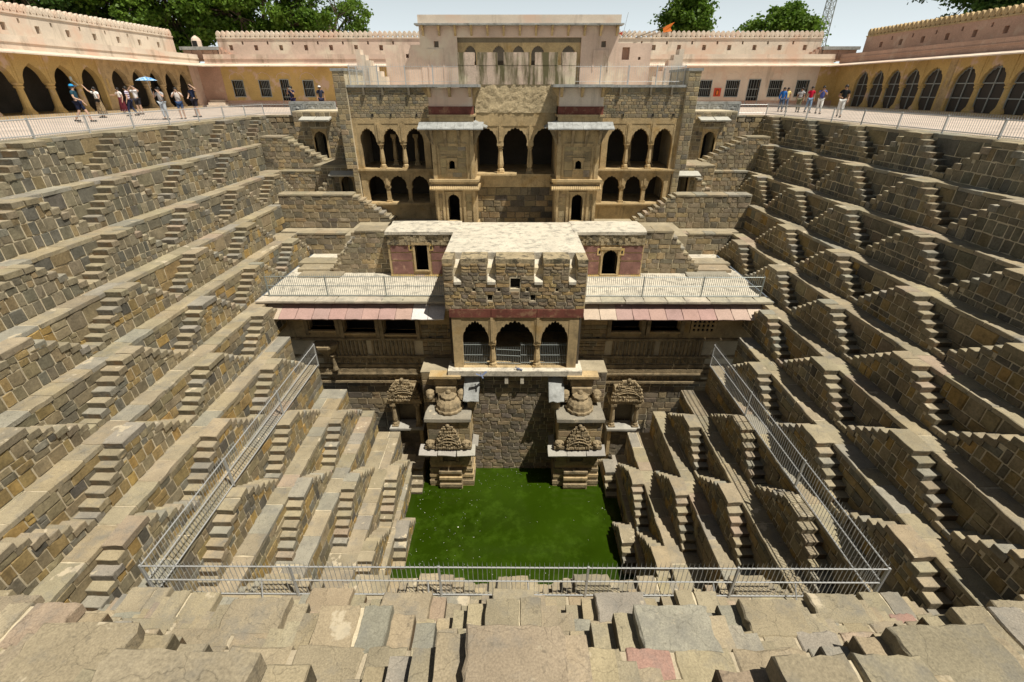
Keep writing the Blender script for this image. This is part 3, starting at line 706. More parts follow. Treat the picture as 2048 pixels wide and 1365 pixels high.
    for s, xe in ((-1, x0), (1, x1)):
        m = MB(); m.prism([(xe, 1.2), (xe+s*.06, 1.25), (xe+s*.28, 1.55), (xe+s*.28, 1.62), (xe, 1.62)], 'y', Y+.2, Y+.36); m.build('bracket', M_sand, t)

# ---- the plastered upper house behind the roof terrace
Y = 33.0; sd = Side('F', Y)
t = thing('upper_house', 'pink plastered upper house with a flat parapet and bracketed eave above the palace', 'building', (.3, Y, 1.74))
m = MB(sd.M); holed(m, -5.68, 6.2, 1.5, 4.82, -.4, 0, [(-3.45, 4.0, 1.5, 4.25), (-4.84, -4.56, 3.74, 4.06), (5.2, 5.48, 3.74, 4.06)]); m.build('wall', M_pink, t)
MB().box(-5.68, 6.2, 33.9, 40, 1.5, 5.0).build('core', M_inner, t)
m = MB(sd.M); holed(m, -7.85, -5.68, 1.5, 3.87, -.4, -.03, [(-6.6, -6.42, 3.2, 3.4)]); m.build('side_wall', M_pink, t)
m = MB(sd.M); holed(m, 6.2, 8.25, 1.5, 3.95, -.4, -.03, [(6.5, 6.95, 3.1, 3.75), (7.5, 7.65, 3.1, 3.25)]); m.build('side_wall', M_pink, t)
for q0, q1 in ((-7.85, -5.7), (6.22, 8.25)): MB().box(q0, q1, 33.4, 40, 1.5, 3.8).build('core', M_rose, t)
bays5 = [(-3.05,-2.35),(-1.35,-.58),(-.12,.6),(1.02,1.82),(2.88,3.68)]
for a, b in bays5:
    m = MB(sd.M); arch_panel(m, a, b, 3.4, .46, 4.0, -.6, -.22, 7); m.build('arch', M_sand, t)
for a, b in [(-3.45,-3.05),(-2.35,-1.35),(-.58,-.12),(.6,1.02),(1.82,2.88),(3.68,4.0)]: MB(sd.M).box(a, b, -.6, -.22, 1.5, 4.0).build('pier', M_sand, t)
MB(sd.M).box(-3.45, 4.0, -.6, -.2, 4.0, 4.25).build('lintel', M_dark, t)
for a, b, z1 in ((-5.21, -4.34, 3.62), (4.81, 5.67, 3.56)):
    m = MB(sd.M); arch_panel(m, a, b, z1-.5, .45, z1, -.02, .03, 0); m.box(a-.06, a, -.02, .035, 1.74 if a < 0 else 2.55, z1); m.box(b, b+.06, -.02, .035, 1.74 if a < 0 else 2.55, z1); m.box(a-.06, b+.06, -.02, .034, z1, z1+.05)
    m.build('blind_arch', M_pink, t)
MB(sd.M).box(-5.85, 6.36, -.3, .55, 4.82, 4.9).build('eave', M_slate, t)
MB(sd.M).box(-5.68, 6.22, -.3, .22, 4.9, 5.34).build('parapet', M_cream, t)
for i in range(13):
    u = -5.5 + 11.5*i/12
    m = MB(sd.M); m.prism([(0, 4.32), (.08, 4.36), (.14, 4.55), (.46, 4.74), (.46, 4.82), (0, 4.82)], 'x', u, u+.12); m.build('bracket', M_sand, t)

# ---- central pavilion over the pool: lime roof, embrasures, brick front and a three-arched balcony
Y = 18.2; sd = Side('F', Y)
t = thing('pool_pavilion', 'central stone pavilion above the pool with a whitewashed flat roof and three railed arches', 'building', (0, Y, -9.69))
x0, x1 = -2.95, 3.03; slots = [(-2.52,-2.2),(-1.12,-.76),(.84,1.2),(2.28,2.6)]
MB().box(x0, x1, Y+.95, 24.2, -5.0, -4.55).build('roof', M_lime, t)
MB().box(x0, x1, Y+.3, 24.2, -7.0, -5.0).build('core', M_mortar, t)
e = x0
for a, b in slots + [(x1, x1)]:
    MB(sd.M).box(e, a, -.95, .0, -5.0, -4.55 + rnd.uniform(-.02, .03)).build('merlon', M_limew, t)
    if b > a: MB(sd.M).prism([(.06, -5.62), (.06, -5.5), (-.95, -4.85), (-.95, -5.62)], 'x', a+.01, b-.01).build('embrasure_sill', M_lime, t)
    e = b
hol = [(-.15,.25,-5.82,-5.36),(-1.12,-.92,-6.36,-6.1),(.7,.9,-6.36,-6.1),(-1.75,-1.62,-5.95,-5.8),(.5,.62,-5.95,-5.8),(1.75,1.87,-5.95,-5.8),(-.7,-.58,-5.95,-5.8)]
m = MB(sd.M); holed(m, x0, x1, -6.75, -5.0, -.3, 0, hol + [(a, b, -5.6, -5.0) for a, b in slots]); m.build('front_wall', M_mortar, t)
for h in hol: MB(sd.M).box(h[0], h[1], -.29, -.27, h[2], h[3]).build('drain_hole', M_black, t)  # black plates paint the dark at the back of each hole
coursed(t, sd, x0, x1, -6.74, -4.72, lambda a, b: [(h[0]-.02, h[1]+.02) for h in hol if a < h[3]-.03 and b > h[2]+.03] + ([s for s in slots] if b > -5.55 else []), (.13, .2), (.24, .5), proud=.03, pal=[(.40,.29,.15),(.36,.27,.16),(.30,.24,.16),(.24,.2,.15),(.43,.31,.15),(.34,.28,.19)])
for a, b in ((-2.8,-1.0),(-.98,.98),(1.0,3.0)): MB(sd.M).box(a, b, -.3, .05, -7.14, -6.76).build('red_band', M_red, t)
gallery(t, sd, [(-2.3,-1.1),(-.83,.9),(1.19,2.41)], -9.69, -8.4, 1.08, -7.15, thick=.32, depth=3.6, cusps=9, pr=.14, ends=.42)
MB(sd.M).box(-3.0, 3.1, -.6, .34, -9.96, -9.695).build('floor_ledge', M_lime, t)
for a, b in ((-2.28,-1.12),(-.8,.3),(.32,.88),(1.21,2.39)):
    lean = .0
    zt = -8.62 if (a, b) != (-.8, .3) else -8.85
    m = MB(sd.M); n = int((b-a)/.075)
    for i in range(n+1): u = a + (b-a)*i/n; m.tube((u, -.2, -9.66), (u, -.2, zt + .12), .009, n=4)
    for z in (-9.55, -9.15, zt): m.tube((a, -.2, z), (b, -.2, z - (.06 if zt < -8.8 else 0)), .018, n=5)
    m.build('gate' if zt < -8.8 else 'railing', M_iron, t)
MB(sd.M).box(x0, x1, -3.2, -.35, -9.9, -7.0).build('inner_wall', M_inner, t) if False else None
t = thing('pool_wall', 'tall wall of small dark courses between the two water shrines', 'wall', (0, Y, WATER))
MB(sd.M).box(-4.3, 4.3, -1.2, 0, -17, -9.97).build('masonry', M_mortar, t)
DPAL = [(.21,.17,.12),(.26,.21,.14),(.17,.145,.11),(.30,.23,.14)]
for q0, q1 in ((-4.3, -2.02), (2.0, 4.3)): stonework(t, sd, q0, q1, -16.5, -9.98, (.2,.34), (.3,.7), pal=DPAL)
MB(sd.M).box(-4.32, 4.32, -1.2, .03, -9.975, -9.93).build('ledge', M_paved, t)
coursed(t, sd, -2.0, 1.98, WATER - .1, -10.0, ch=(.19, .29), cw=(.3, .65), pal=[(.22,.18,.13),(.27,.22,.15),(.17,.145,.11),(.31,.24,.15),(.24,.2,.16)], cap=298)
for u in (-.42, .3):
    m = MB(sd.M); m.box(u, u+.16, 0, .3, -10.4, -10.1); m.build('corbel', M_lime, t)

# ---- lower palace fronts left and right of the pavilion
EPAL = [(.43,.29,.25),(.40,.265,.235),(.52,.42,.33),(.46,.34,.285),(.55,.46,.365),(.37,.25,.23)]
for k in 'LR':
    s = -1 if k == 'L' else 1; wd = 'left' if k == 'L' else 'right'
    Y = 19.6; sd = Side('F', Y)
    a, b = sorted((s*2.96, s*11.6))
    t = thing('lower_palace_front', f'{wd} lower palace front with carved panels under a pink stone eave and a railed terrace', 'building', ((a+b)/2, Y, WATER), 'lower palace fronts')
    wins = [(-9.66,-8.43,-8.47,-7.4),(-8.02,-6.55,-8.6,-7.4),(-6.14,-4.64,-8.66,-7.4)] if k == 'L' else [(4.6,5.97,-8.5,-7.4),(6.43,7.8,-8.5,-7.4)]
    m = MB(sd.M); holed(m, a, b, -8.9, -7.0, -.35, 0, wins); m.build('upper_wall', M_sand, t)
    for q in wins:
        m = MB(sd.M); m.box(q[0]-.03, q[1]+.03, -.4, .16, q[2]-.1, q[2]); m.build('window_sill', M_sand, t)
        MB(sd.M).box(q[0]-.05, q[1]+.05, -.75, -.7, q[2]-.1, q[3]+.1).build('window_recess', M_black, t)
        for u in (q[0]-.2, q[1]+.02): MB(sd.M).box(u, u+.17, -.1, .14, q[2]-.25, -7.05).build('pilaster', M_carve, t)
    if k == 'R':
        m = MB(sd.M); h = [(8.42+.21*i, 8.54+.21*i, -8.5+.22*j, -8.36+.22*j) for i in range(5) for j in range(3)]
        holed(m, 8.32, 9.5, -8.58, -7.78, .0, .07, h); m.build('pierced_screen', M_sand, t); MB(sd.M).box(8.3, 9.52, -.05, .01, -8.6, -7.76).build('screen_back', M_black, t)
    MB(sd.M).box(a, b, -.6, -.02, -16.6, -8.9).build('masonry', M_mortar, t)
    MB().box(a, b, Y+.3, 26.3, -7.3, -6.845).build('terrace_floor', M_lime, t)
    MB().box(a, b, Y+.8, 23, -16.6, -7.3).build('core', M_inner, t)
    # coping slabs
    for p, q in split(a, b - (.0), .8, 1.2): place('coping_slab', rnd.choice(SLABS), t, ((p+q)/2, Y-.2, -6.80), 0, (q-p-.02, .62, .10), jit((.50,.45,.35)))
    cornice(t, sd, a, b, -7.12, .2, .22, M_carve)
    # pink eave slabs
    ea, eb = sorted((s*3.1, s*11.25)); n = 11
    for p, q in [(ea + (eb-ea)*i/n, ea + (eb-ea)*(i+1)/n) for i in range(n)]:
        place('eave_slab', rnd.choice(EAVES), t, ((p+q)/2, Y-.55, -7.24), 0, (q-p-.025, .98, .06), jit(rnd.choice(EPAL), .08) if not (k == 'L' and q > -3.9) else (.66,.62,.6), rx=radians(25))
    # carved panel zone and mouldings
    pa, pb = sorted((s*(4.55), s*9.35))
    m = MB(sd.M); n = int((pb-pa)/.19)
    for i in range(n):
        u = pa + (pb-pa)*i/n
        if abs((u-pa) % 2.3) < .12: continue
        m.box(u, u+.11, -.05, .05, -9.85, -9.02); m.box(u+.02, u+.09, -.05, .085, -9.75, -9.5); m.box(u+.02, u+.09, -.05, .08, -9.35, -9.12)
    m.build('carved_ribs', M_carve, t, 'stuff')
    for z0, z1, o in ((-9.0,-8.9,.12),(-9.98,-9.86,.1),(-10.52,-10.36,.1),(-10.75,-10.55,.2),(-10.85,-10.77,.25),(-11.02,-10.87,.17),(-11.38,-11.26,.18)):
        MB(sd.M).box(a+.15 if s < 0 else a, b if s < 0 else b-.15, -.1, o, z0, z1).build('moulding', M_carve if o < .4 else M_sand, t)
    m = MB(sd.M); n = int((pb-pa)/.3)
    for i in range(n):
        u = pa + (pb-pa)*(i+.5)/n
        for z in (-10.17, -11.14):
            m.add([(u-.1,.02,z),(u,.09,z-.1),(u+.1,.02,z),(u,.09,z+.1),(u,.12,z)], [(0,1,4),(1,2,4),(2,3,4),(3,0,4)]); m.box(u-.13, u+.13, 0, .03, z-.13, z+.13)
    m.build('carved_rosettes', M_carve, t, 'stuff')
    stonework(t, sd, min(s*4.4, s*2.97), max(s*4.4, s*2.97), -10.3, -8.2, (.16,.26), (.25,.5), name='stonework')
    MB(sd.M).box(s*4.0-.07, s*4.0+.07, -.02, .05, -9.0, -8.85).build('putlog_hole', M_black, t)
    coursed(t, sd, a+.1, b-.1, -16.3, -11.4, ch=(.24,.42), cw=(.35,.8), w0=-.02, pal=[(.21,.17,.12),(.26,.21,.14),(.17,.145,.11),(.31,.235,.14),(.23,.19,.14)], vis=(-7.6, -4.0) if s < 0 else (4.0, 7.6), cap=200)
    if k == 'L':      # little bay balcony
        m = MB(sd.M); m.lathe(-9.0, .05, [(.3,-9.75),(.62,-9.25),(.64,-9.12),(.6,-9.1)], 8, rot=pi/8); m.build('bay_balcony', M_carve, t)
        m = MB(sd.M); m.lathe(-8.7, .3, [(.14,-10.5),(.09,-10.3),(.08,-9.85),(.15,-9.7)], 8); m.build('balcony_column', M_carve, t)
    # railing
    fe = [(s*3.15, Y+.05, -6.82), (s*11.2, Y+.05, -6.82)]
    if s < 0: fe = fe[::-1]
    fence('terrace_railing', f'grey spiked railing along the {wd} palace terrace over the pink eave', 'palace terrace railings', fe, 1.08, .09, 2.7 if s < 0 else 3.2, rails=(.06, .5, .9), mat=M_iron, rb=.012)

# ---- kiosk rooms on the terrace
for k, (x0, x1) in {'L': (-6.25, -2.72), 'R': (2.95, 6.42)}.items():
    Y = 22.4; sd = Side('F', Y); wd = 'left' if k == 'L' else 'right'
    t = thing('kiosk_room', ('left' if k == 'L' else 'right') + ' square kiosk of purple stone panels with a lime roof and ' + ('a plain doorway' if k == 'L' else 'an arched doorway'), 'building', ((x0+x1)/2, Y, -6.84), 'terrace kiosks')
    dw = (-4.92, -4.3, -6.5, -5.2) if k == 'L' else (4.42, 5.16, -6.7, -5.42)
    m = MB(sd.M); holed(m, x0, x1, -6.85, -5.2, -.35, 0, [dw]); m.build('wall', M_sand, t)
    MB().box(x0, x1, Y+1.7, 24.3, -6.9, -4.9).build('rear_wall', M_sand, t)
    MB().box(x0, x0+.2, Y+.35, 24.3, -6.9, -4.9).build('side_wall', M_sand, t); MB().box(x1-.2, x1, Y+.35, 24.3, -6.9, -4.9).build('side_wall', M_sand, t)
    door_hole(t, sd, *dw, arch=(k == 'R'))
    m = MB(sd.M)
    for i in range(24):
        u = x0 + (x1-x0)*i/24
        for j in range(3): m.box(u, u+(x1-x0)/24, -.35, .04 + rnd.uniform(0, .05), -5.2+.19*j, -5.01+.19*j)
    m.build('rough_frieze', M_limew, t)
    o = place('roof_slab', SLABS[0], t, ((x0+x1)/2, Y+.95, -4.52), 0, (x1-x0+.12, 2.15, .16), (.60,.56,.46))
    o.data = slab_mesh(90, M_lime); 
    rows = [(-6.72,-6.05),(-6.0,-5.62),(-5.58,-5.24)]
    for z0, z1 in rows:
        for a, b in cut([(x0+.12, x1-.05)], [(dw[0]-.16, dw[1]+.16)]):
            for p, q in split(a, b, .6, 1.2): MB(sd.M).box(p+.015, q-.015, -.05, .03, z0+.015, z1-.015).build('stone_panel', M_purple, t)
    for u in (dw[0]-.3, dw[1]+.08):
        m = MB(sd.M); m.box(u, u+.22, -.02, .045, dw[3]-.3, dw[3]+.06); m.build('niche_panel', M_ochre, t); MB(sd.M).box(u+.07, u+.15, .0, .05, dw[3]-.22, dw[3]-.06).build('small_niche', M_black, t)
    MB(sd.M).box(x0, x1, -.1, .09, -6.86, -6.76).build('base_moulding', M_ochre, t)
# ================================================================== SHRINES AT THE POOL
def pediment(m, u, z0, wdt, h, w, steps=7):
    """stacked, tapering carved gable with knobs"""
    for i in range(steps):
        f = i/steps; hw = wdt/2*(1 - f**2.2*.8); d = w*(1 - .45*f)
        m.box(u-hw, u+hw, -.05, d, z0 + h*f, z0 + h*(f + .62/steps))
        m.box(u-hw*.9, u+hw*.9, -.05, d*.8, z0 + h*(f + .6/steps), z0 + h*(f + 1/steps))
        n = max(2, int(hw*2/.1))
        for q in range(n + 1):
            x = u-hw+2*hw*q/n + rnd.uniform(-.02, .02); z = z0 + h*(f + rnd.uniform(.15, .75)/steps)
            if rnd.random() < .7: m.ball((x, d*rnd.uniform(.82, 1.05), z), rnd.uniform(.035, .065), 6, 4, (1, 1, rnd.uniform(.8, 1.5)))
            else: m.box(x-.03, x+.03, d*.6, d*rnd.uniform(1.0, 1.2), z-.06, z+.05)
    m.ball((u, w*.4, z0 + h + .06), .1, 8, 5)
    for i in range(3):
        a = .42 - .12*i; pts = [(u + wdt*a*cos(pi*j/8), w*1.05 - .02*i, z0 + h*(.12 + .2*i) + wdt*a*.62*sin(pi*j/8)) for j in range(9)]
        for p, q in zip(pts, pts[1:]): m.tube(p, q, .026, n=5)
for k in 'LR':
    s = -1 if k == 'L' else 1; wd = 'left' if k == 'L' else 'right'
    # -- shrine standing in the water
    x0, x1 = (-4.12, -1.97) if k == 'L' else (1.94, 4.15); xm = (x0+x1)/2
    Y = 16.95; sd = Side('F', Y)
    t = thing('water_shrine', f'{wd} carved shrine standing in the green water with a ribbed dome on its flat top', 'shrine', (xm, Y, WATER), 'pool shrines')
    MB().box(x0+.2, x1-.2, Y+.1, 18.4, -17, -13.4).build('masonry', M_dark, t)
    for i, (z0, z1, o) in enumerate([(-16.6,-15.75,.0),(-15.72,-15.5,.02),(-15.48,-15.3,-.03),(-15.28,-15.1,.0),(-15.08,-14.92,-.05),(-14.9,-14.74,-.02),(-14.72,-14.56,-.08),(-14.54,-14.3,-.05)]):
        m = MB(); m.box(x0-o, x1+o, Y-o, 18.4, z0, z1); m.box(x0+.5, x1-.55, Y-.22-o*2, Y, z0+.01, z1-.02) if i < 6 else None
        m.build('plinth_moulding', M_carve if i % 3 else M_sand, t)
    m = MB(sd.M); m.box(x0+.1, x0+.72, -.4, -.06, -14.3, -13.55); m.box(x1-.72, x1-.1, -.4, -.06, -14.3, -13.55); m.box(xm-.35, xm+.35, -.5, -.3, -14.35, -13.55); m.build('niche_front', M_carve, t)
    for u in (xm-.42, xm+.36): place('pillar', pillar_mesh(.75, .07, M_carve, style='square'), t, sd.P(u, .02, -14.3), 0)
    for i in range(3):
        a = x0 - .32 + (x1-x0+.5)*i/3; b = a + (x1-x0+.5)/3 - .03
        place('eave_slab', rnd.choice(EAVES), t, ((a+b)/2, Y-.12, -13.42 + rnd.uniform(-.03, .03)), rnd.uniform(-.06, .06), (b-a, .62, .09), jit((.36,.34,.30)), rx=radians(16), ry=rnd.uniform(-.05, .05))
    place('eave_slab', rnd.choice(EAVES), t, (x1+.12 if s < 0 else x0-.12, Y+.6, -13.42), 0, (.3, .8, .08), jit((.30,.28,.24)), ry=radians(16)*(1 if s < 0 else -1))
    m = MB(sd.M); pediment(m, xm, -13.32, 1.12, 1.25, .2, 7); m.build('carved_gable', M_carve, t)
    for u in (x0+.2, x1-.25):
        m = MB(sd.M); m.ball((u, .0, -13.1), .21, 8, 6, (1.1, 1, .95)); m.ball((u, .12, -13.15), .15, 7, 5); m.box(u-.24, u+.24, -.2, .15, -13.35, -13.2)
        for q in range(5): m.ball((u-.16+.08*q, .14, -12.98 - .04*(q % 2)), .05, 5, 4)
        m.build('carved_lion', M_carve, t)
    m = MB(); m.box(x0+.12, x1-.06, Y+.02, 18.3, -13.3, -11.78); m.build('upper_block', M_sand, t)
    stonework(t, Side('F', Y+.02), x0+.14, x1-.08, -13.25, -11.85, (.22,.36), (.3,.7), proud=.015)
    o = place('roof_slab', SLABS[1], t, (xm+.03, Y+.62, -11.62), 0, (x1-x0-.02, 1.5, .18), (.31,.28,.22))
    # ribbed dome with two tiers and a knob
    m = MB(); cx, cy = xm+.03, Y+.72; zt = -11.62
    m.lathe(cx, cy, [(.60, zt), (.66, zt+.06), (.66, zt+.16), (.60, zt+.2)], 28, flute=.06)
    m.lathe(cx, cy, [(.60, zt+.2), (.58, zt+.38), (.48, zt+.55), (.34, zt+.66)], 28, flute=.05)
    m.lathe(cx, cy, [(.3, zt+.64), (.38, zt+.7), (.38, zt+.78), (.22, zt+.86)], 20, flute=.08); m.lathe(cx, cy, [(.1, zt+.84), (.13, zt+.92), (.09, zt+1.0), (.02, zt+1.03)], 10)
    m.build('ribbed_dome', M_carve, t)
    # the carved bracket stack on the wall above
    q = thing('carved_bracket', f'{wd} stack of carved stone mouldings on the wall above the domed shrine', 'carving', (xm+s*.1, 18.2, -11.6), 'wall carvings over the shrines')
    F = Side('F', 18.2)
    for z0, z1, hw, o in ((-11.6,-11.35,.42,.5),(-11.33,-11.15,.5,.42),(-11.12,-10.85,.36,.5),(-10.82,-10.55,.46,.45),(-10.5,-10.05,.52,.3)):
        MB(F.M).box(xm+s*.1-hw, xm+s*.1+hw, -.1, o, z0, z1).build('moulding', M_carve, q)
    MB(F.M).box(xm+s*.1-.72, xm+s*.1+.72, -.1, .45, -10.05, -9.92).build('top_slab', M_sand, q)
    for u in (-.75, .72):
        m = MB(F.M); m.ball((xm+s*.1+u, .3, -10.95), .24, 8, 6); m.ball((xm+s*.1+u, .45, -11.05), .15, 7, 5); m.box(xm+s*.1+u-.2, xm+s*.1+u+.2, 0, .35, -11.4, -11.1); m.build('carved_lion', M_carve, q)
    # -- leaning slab beside it
    o = place('leaning_slab', slab_mesh(70 + (k == 'R'), M_slate, 4, .03), None, (s*1.96, 17.82, -10.55), s*radians(6), (.72, 1.35, .13), None, rx=radians(46), ry=s*radians(4))
    tag(o, f'grey broken slab slanting out of the wall above the {wd} shrine dome', 'stone slab', 'slanting slabs over the shrines')
    MB(F.M).box(s*1.96-.2, s*1.96+.2, -.1, .55, -11.7, -10.9).build('bracket', M_carve, q)
    # -- niche in the back wall
    Y = 18.95; sd = Side('F', Y); xm = -5.45 if k == 'L' else 5.6
    t = thing('wall_shrine', f'{wd} carved niche shrine with a stepped gable on the dark wall beside the pool', 'shrine', (xm, Y, -16), 'niche shrines')
    MB(sd.M).box(xm-.78, xm+.78, -.7, -.02, -16.5, -13.8).build('base_wall', M_dark, t)
    coursed(t, sd, xm-.55, xm+.55, -16, -13.85, ch=(.24,.36), cw=(.3,.6), w0=-.04, pal=[(.23,.19,.13),(.28,.22,.15),(.19,.16,.12)])
    for u in (xm-.72, xm+.58): MB(sd.M).box(u, u+.16, -.1, .06, -16.3, -13.8).build('pilaster', M_sand, t)
    o = place('sill_slab', rnd.choice(SLABS), t, sd.P(xm, -.1, -13.66), 0, (1.72, .75, .13), (.43,.41,.36))
    MB(sd.M).box(xm-.7, xm+.7, -.75, -.6, -13.7, -12.0).build('niche_back', M_dark, t)
    for u in (xm-.62, xm+.48): MB(sd.M).box(u, u+.14, -.7, -.2, -13.66, -12.1).build('niche_side', M_dark, t)
    for u in (xm-.6, xm+.6): place('pillar', pillar_mesh(1.4, .12, M_carve), t, sd.P(u, .0, -13.64), 0)
    MB(sd.M).box(xm-.85, xm+.85, -.7, .12, -12.22, -12.05).build('lintel', M_carve, t)
    m = MB(sd.M); pediment(m, xm, -12.05, 1.55, 1.15, .16, 6); m.box(xm-.6, xm+.6, -.6, .0, -12.05, -11.4); m.build('carved_gable', M_carve, t)

# ================================================================== STAIR WALLS BETWEEN THE TIERS AND THE PALACE
def stair_block(name, label, Y, depth, prof, zb, pal=None, group='stair walls beside the palace', cat='stairs', ch=(.16,.3), cw=(.22,.55)):
    """prof: list of (u0, u1, z) - the stepped top of a solid masonry stair seen from the side"""
    prof = sorted(prof); sd = Side('F', Y)
    t = thing(name, label, cat, ((prof[0][0]+prof[-1][1])/2, Y, zb), group)
    m = MB()
    for a, b, z in prof: m.box(a, b, Y, Y+depth, zb, z-.1)
    m.build('masonry', M_mortar, t)
    for a, b, z in prof:
        for p, q in split(a, b, .6, 1.3): place('step', rnd.choice(SLABS), t, ((p+q)/2, Y+depth/2-.02, z), 0, (q-p-.015, depth+.06, .1), slab_col())
    def top(u):
        for a, b, z in prof:
            if a <= u <= b: return z - .1
        return zb
    coursed(t, sd, prof[0][0], prof[-1][1], zb, max(z for _, _, z in prof) - .1, ch=ch, cw=cw, pal=pal or PALB, top=top)
    return t
def steps(u0, z0, u1, z1, n): return [(min(u0+(u1-u0)*i/n, u0+(u1-u0)*(i+1)/n), max(u0+(u1-u0)*i/n, u0+(u1-u0)*(i+1)/n), z0+(z1-z0)*(i+.5)/n) for i in range(n)]
for k in 'LR':
    s = -1 if k == 'L' else 1; wd = 'left' if k == 'L' else 'right'
    def U(a, b): return tuple(sorted((s*a, s*b)))
    def mir(pr): return [(min(s*a, s*b), max(s*a, s*b), z) for a, b, z in pr]
    # back wall of the topmost tier with the floor edge
    t = thing('terrace_wall', f'topmost wall facing the viewer at the {wd} back corner of the pit', 'wall', (s*13, 34.6, -3), 'stepped tiers of the pit')
    F = Side('F', 34.6); a, b = U(9.0, 16.74)
    MB(F.M).box(a, b, -.6, 0, -4.4, -.1).build('masonry', M_mortar, t); coursed(t, F, a, b, -2.9, -.1, ch=(.22,.4), cw=(.3,.7), pal=PALB)
    for p, q in split(a, b, .8, 1.3): place('paving_slab', rnd.choice(SLABS), t, ((p+q)/2, 34.85, 0.0), 0, (q-p-.03, .6, .1), slab_col())
    # carved parapet slab
    o = thing('parapet_slab', f'grey carved parapet slab at the {wd} back edge of the pit beside the palace', 'parapet', (s*13, 34.5, 0), 'carved parapet slabs')
    a, b = U(11.9, 14.9); MB().box(a, b, 34.4, 34.7, 0.0, .82).build('slab', M_slate, o)
    for i in range(3):
        u = a + (b-a)*(i+.5)/3; m = MB(Side('F', 34.4).M)
        for r_ in (.42, .3): m.box(u-r_, u+r_, -.01, .02, .41-r_*.72, .41-r_*.72+.05); m.box(u-r_, u+r_, -.01, .02, .41+r_*.72-.05, .41+r_*.72); m.box(u-r_, u-r_+.05, -.01, .021, .41-r_*.72, .41+r_*.72); m.box(u+r_-.05, u+r_, -.01, .021, .41-r_*.72, .41+r_*.72)
        m.ball((u, .0, .41), .12, 8, 5, (1, .4, 1)); m.build('carved_panel', M_slate, o)
    # house wall with the upper doorway
    t = thing('door_wall', f'stone wall with the upper dark doorway under a slab hood on the {wd} of the palace', 'wall', (s*10.8, 31.8, -2.5), 'doorway walls beside the palace')
    F = Side('F', 31.8); a, b = U(9.0, 13.7); d = U(11.85, 12.6)
    m = MB(F.M); holed(m, a, b, -2.6, .35, -2.6, 0, [(d[0], d[1], -2.4, -.75)]); m.build('masonry', M_mortar, t)
    door_hole(t, F, d[0], d[1], -2.4, -.75, arch=True)
    coursed(t, F, a, b, -2.5, .3, lambda z0, z1: [(d[0]-.12, d[1]+.12)] if z0 < -.55 else [], ch=(.17,.3), cw=(.25,.5), pal=PALB)
    for p, q in ((d[0]-.55, (d[0]+d[1])/2 - .02), ((d[0]+d[1])/2 + .02, d[1]+.55)): place('hood_slab', rnd.choice(EAVES), t, ((p+q)/2, 31.6, .0), 0, (q-p, .9, .09), (.46,.45,.40), rx=radians(14))
    for u in (d[0]-.5, d[1]+.4): MB(F.M).box(u, u+.13, -.01, .045, -1.0, -.78).build('small_niche', M_inner, t)
    # landing in front of it, with the lower doorway in its face
    t = thing('door_wall', f'stone landing wall with the lower dark doorway under a slab hood on the {wd} of the palace', 'wall', (s*9.9, 29.4, -4.3), 'doorway walls beside the palace')
    F = Side('F', 29.4); a, b = U(8.9, 12.0); d = U(9.8, 10.5)
    m = MB(F.M); holed(m, a, b, -5.0, -2.55, -2.4, 0, [(d[0], d[1], -4.45, -3.05)]); m.build('masonry', M_mortar, t)
    door_hole(t, F, d[0], d[1], -4.45, -3.05, arch=(k == 'L'))
    coursed(t, F, a, b, -4.9, -2.6, lambda z0, z1: [(d[0]-.12, d[1]+.12)] if z0 < -2.9 else [], ch=(.17,.3), cw=(.25,.5), pal=PALB)
    place('hood_slab', rnd.choice(EAVES), t, ((d[0]+d[1])/2, 29.15, -2.82), 0, (1.7, .9, .09), (.46,.45,.40), rx=radians(14))
    for p, q in split(a, b, .8, 1.3): place('paving_slab', rnd.choice(SLABS), t, ((p+q)/2, 30.6, -2.45), 0, (q-p-.02, 2.5, .1), slab_col())
    # stair descending to that landing
    stair_block('stair_wall', f'stone stair stepping down from the {wd} slope to the upper palace doorway', 30.9, .95, mir([(14.2, 15.6, -1.0)] + steps(14.2, -1.0, 11.7, -2.45, 8)), -4.2)
    # second tier facing the viewer, third tier with the stair to the courtyard
    stair_block('stair_wall', f'plain wall of the second tier facing the viewer on the {wd} of the palace', 30.45, .5, mir([(11.0, 14.6, Z[2])]), Z[3], cat='wall')
    MB().box(*U(8.9, 15.6), 30.6, 34.6, -4.6, Z[2]-.03).build('stair_landing', M_paved, kind='structure')
    MB().box(*U(8.9, 14.4), 27.6, 30.5, -6.2, Z[3]-.03).build('lower_landing', M_paved, kind='structure')
    stair_block('stair_wall', f'small steps rising towards the lower palace doorway on the {wd}', 29.0, .8, mir(steps(12.1, -4.1, 10.9, -3.0, 4)), Z[3]-.05)
    stair_block('stair_wall', f'high wall with a stair stepping down into the courtyard on the {wd} of the palace', 27.2, .8, mir([(9.2, 13.5, -3.72)] + steps(9.2, -3.75, 7.0, -5.2, 8)), Z[4], ch=(.18,.36), cw=(.25,.75))
    stair_block('stair_wall', f'plain wall of the fourth tier facing the viewer on the {wd} of the palace', 26.05, .5, mir([(8.6, 12.4, Z[4])]), -6.9, cat='wall', ch=(.24,.4), cw=(.4,.9))
    MB().box(*U(6.2, 13.4), 26.4, 27.4, -7, Z[4]-.03).build('lower_landing', M_paved, kind='structure')
    stair_block('stair_wall', f'stair wall stepping up from the terrace to the kiosk roof on the {wd}', 22.9, .9, mir([(6.35, 7.95, -4.62)] + steps(7.95, -4.8, 9.5, -6.7, 7)), -6.9, ch=(.18,.34), cw=(.25,.7))
    MB().box(*U(6.3, 8.9), 23.8, 27.2, -6.9, Z[4]-.02).build('courtyard_floor', M_paved, kind='structure')
    for i in range(3): place('step_slab', rnd.choice(SLABS), None, (s*(10.4 - .25*i), 24.2 - .8*i, -6.6 - .08*i), 0, (2.2, .9, .16), slab_col())
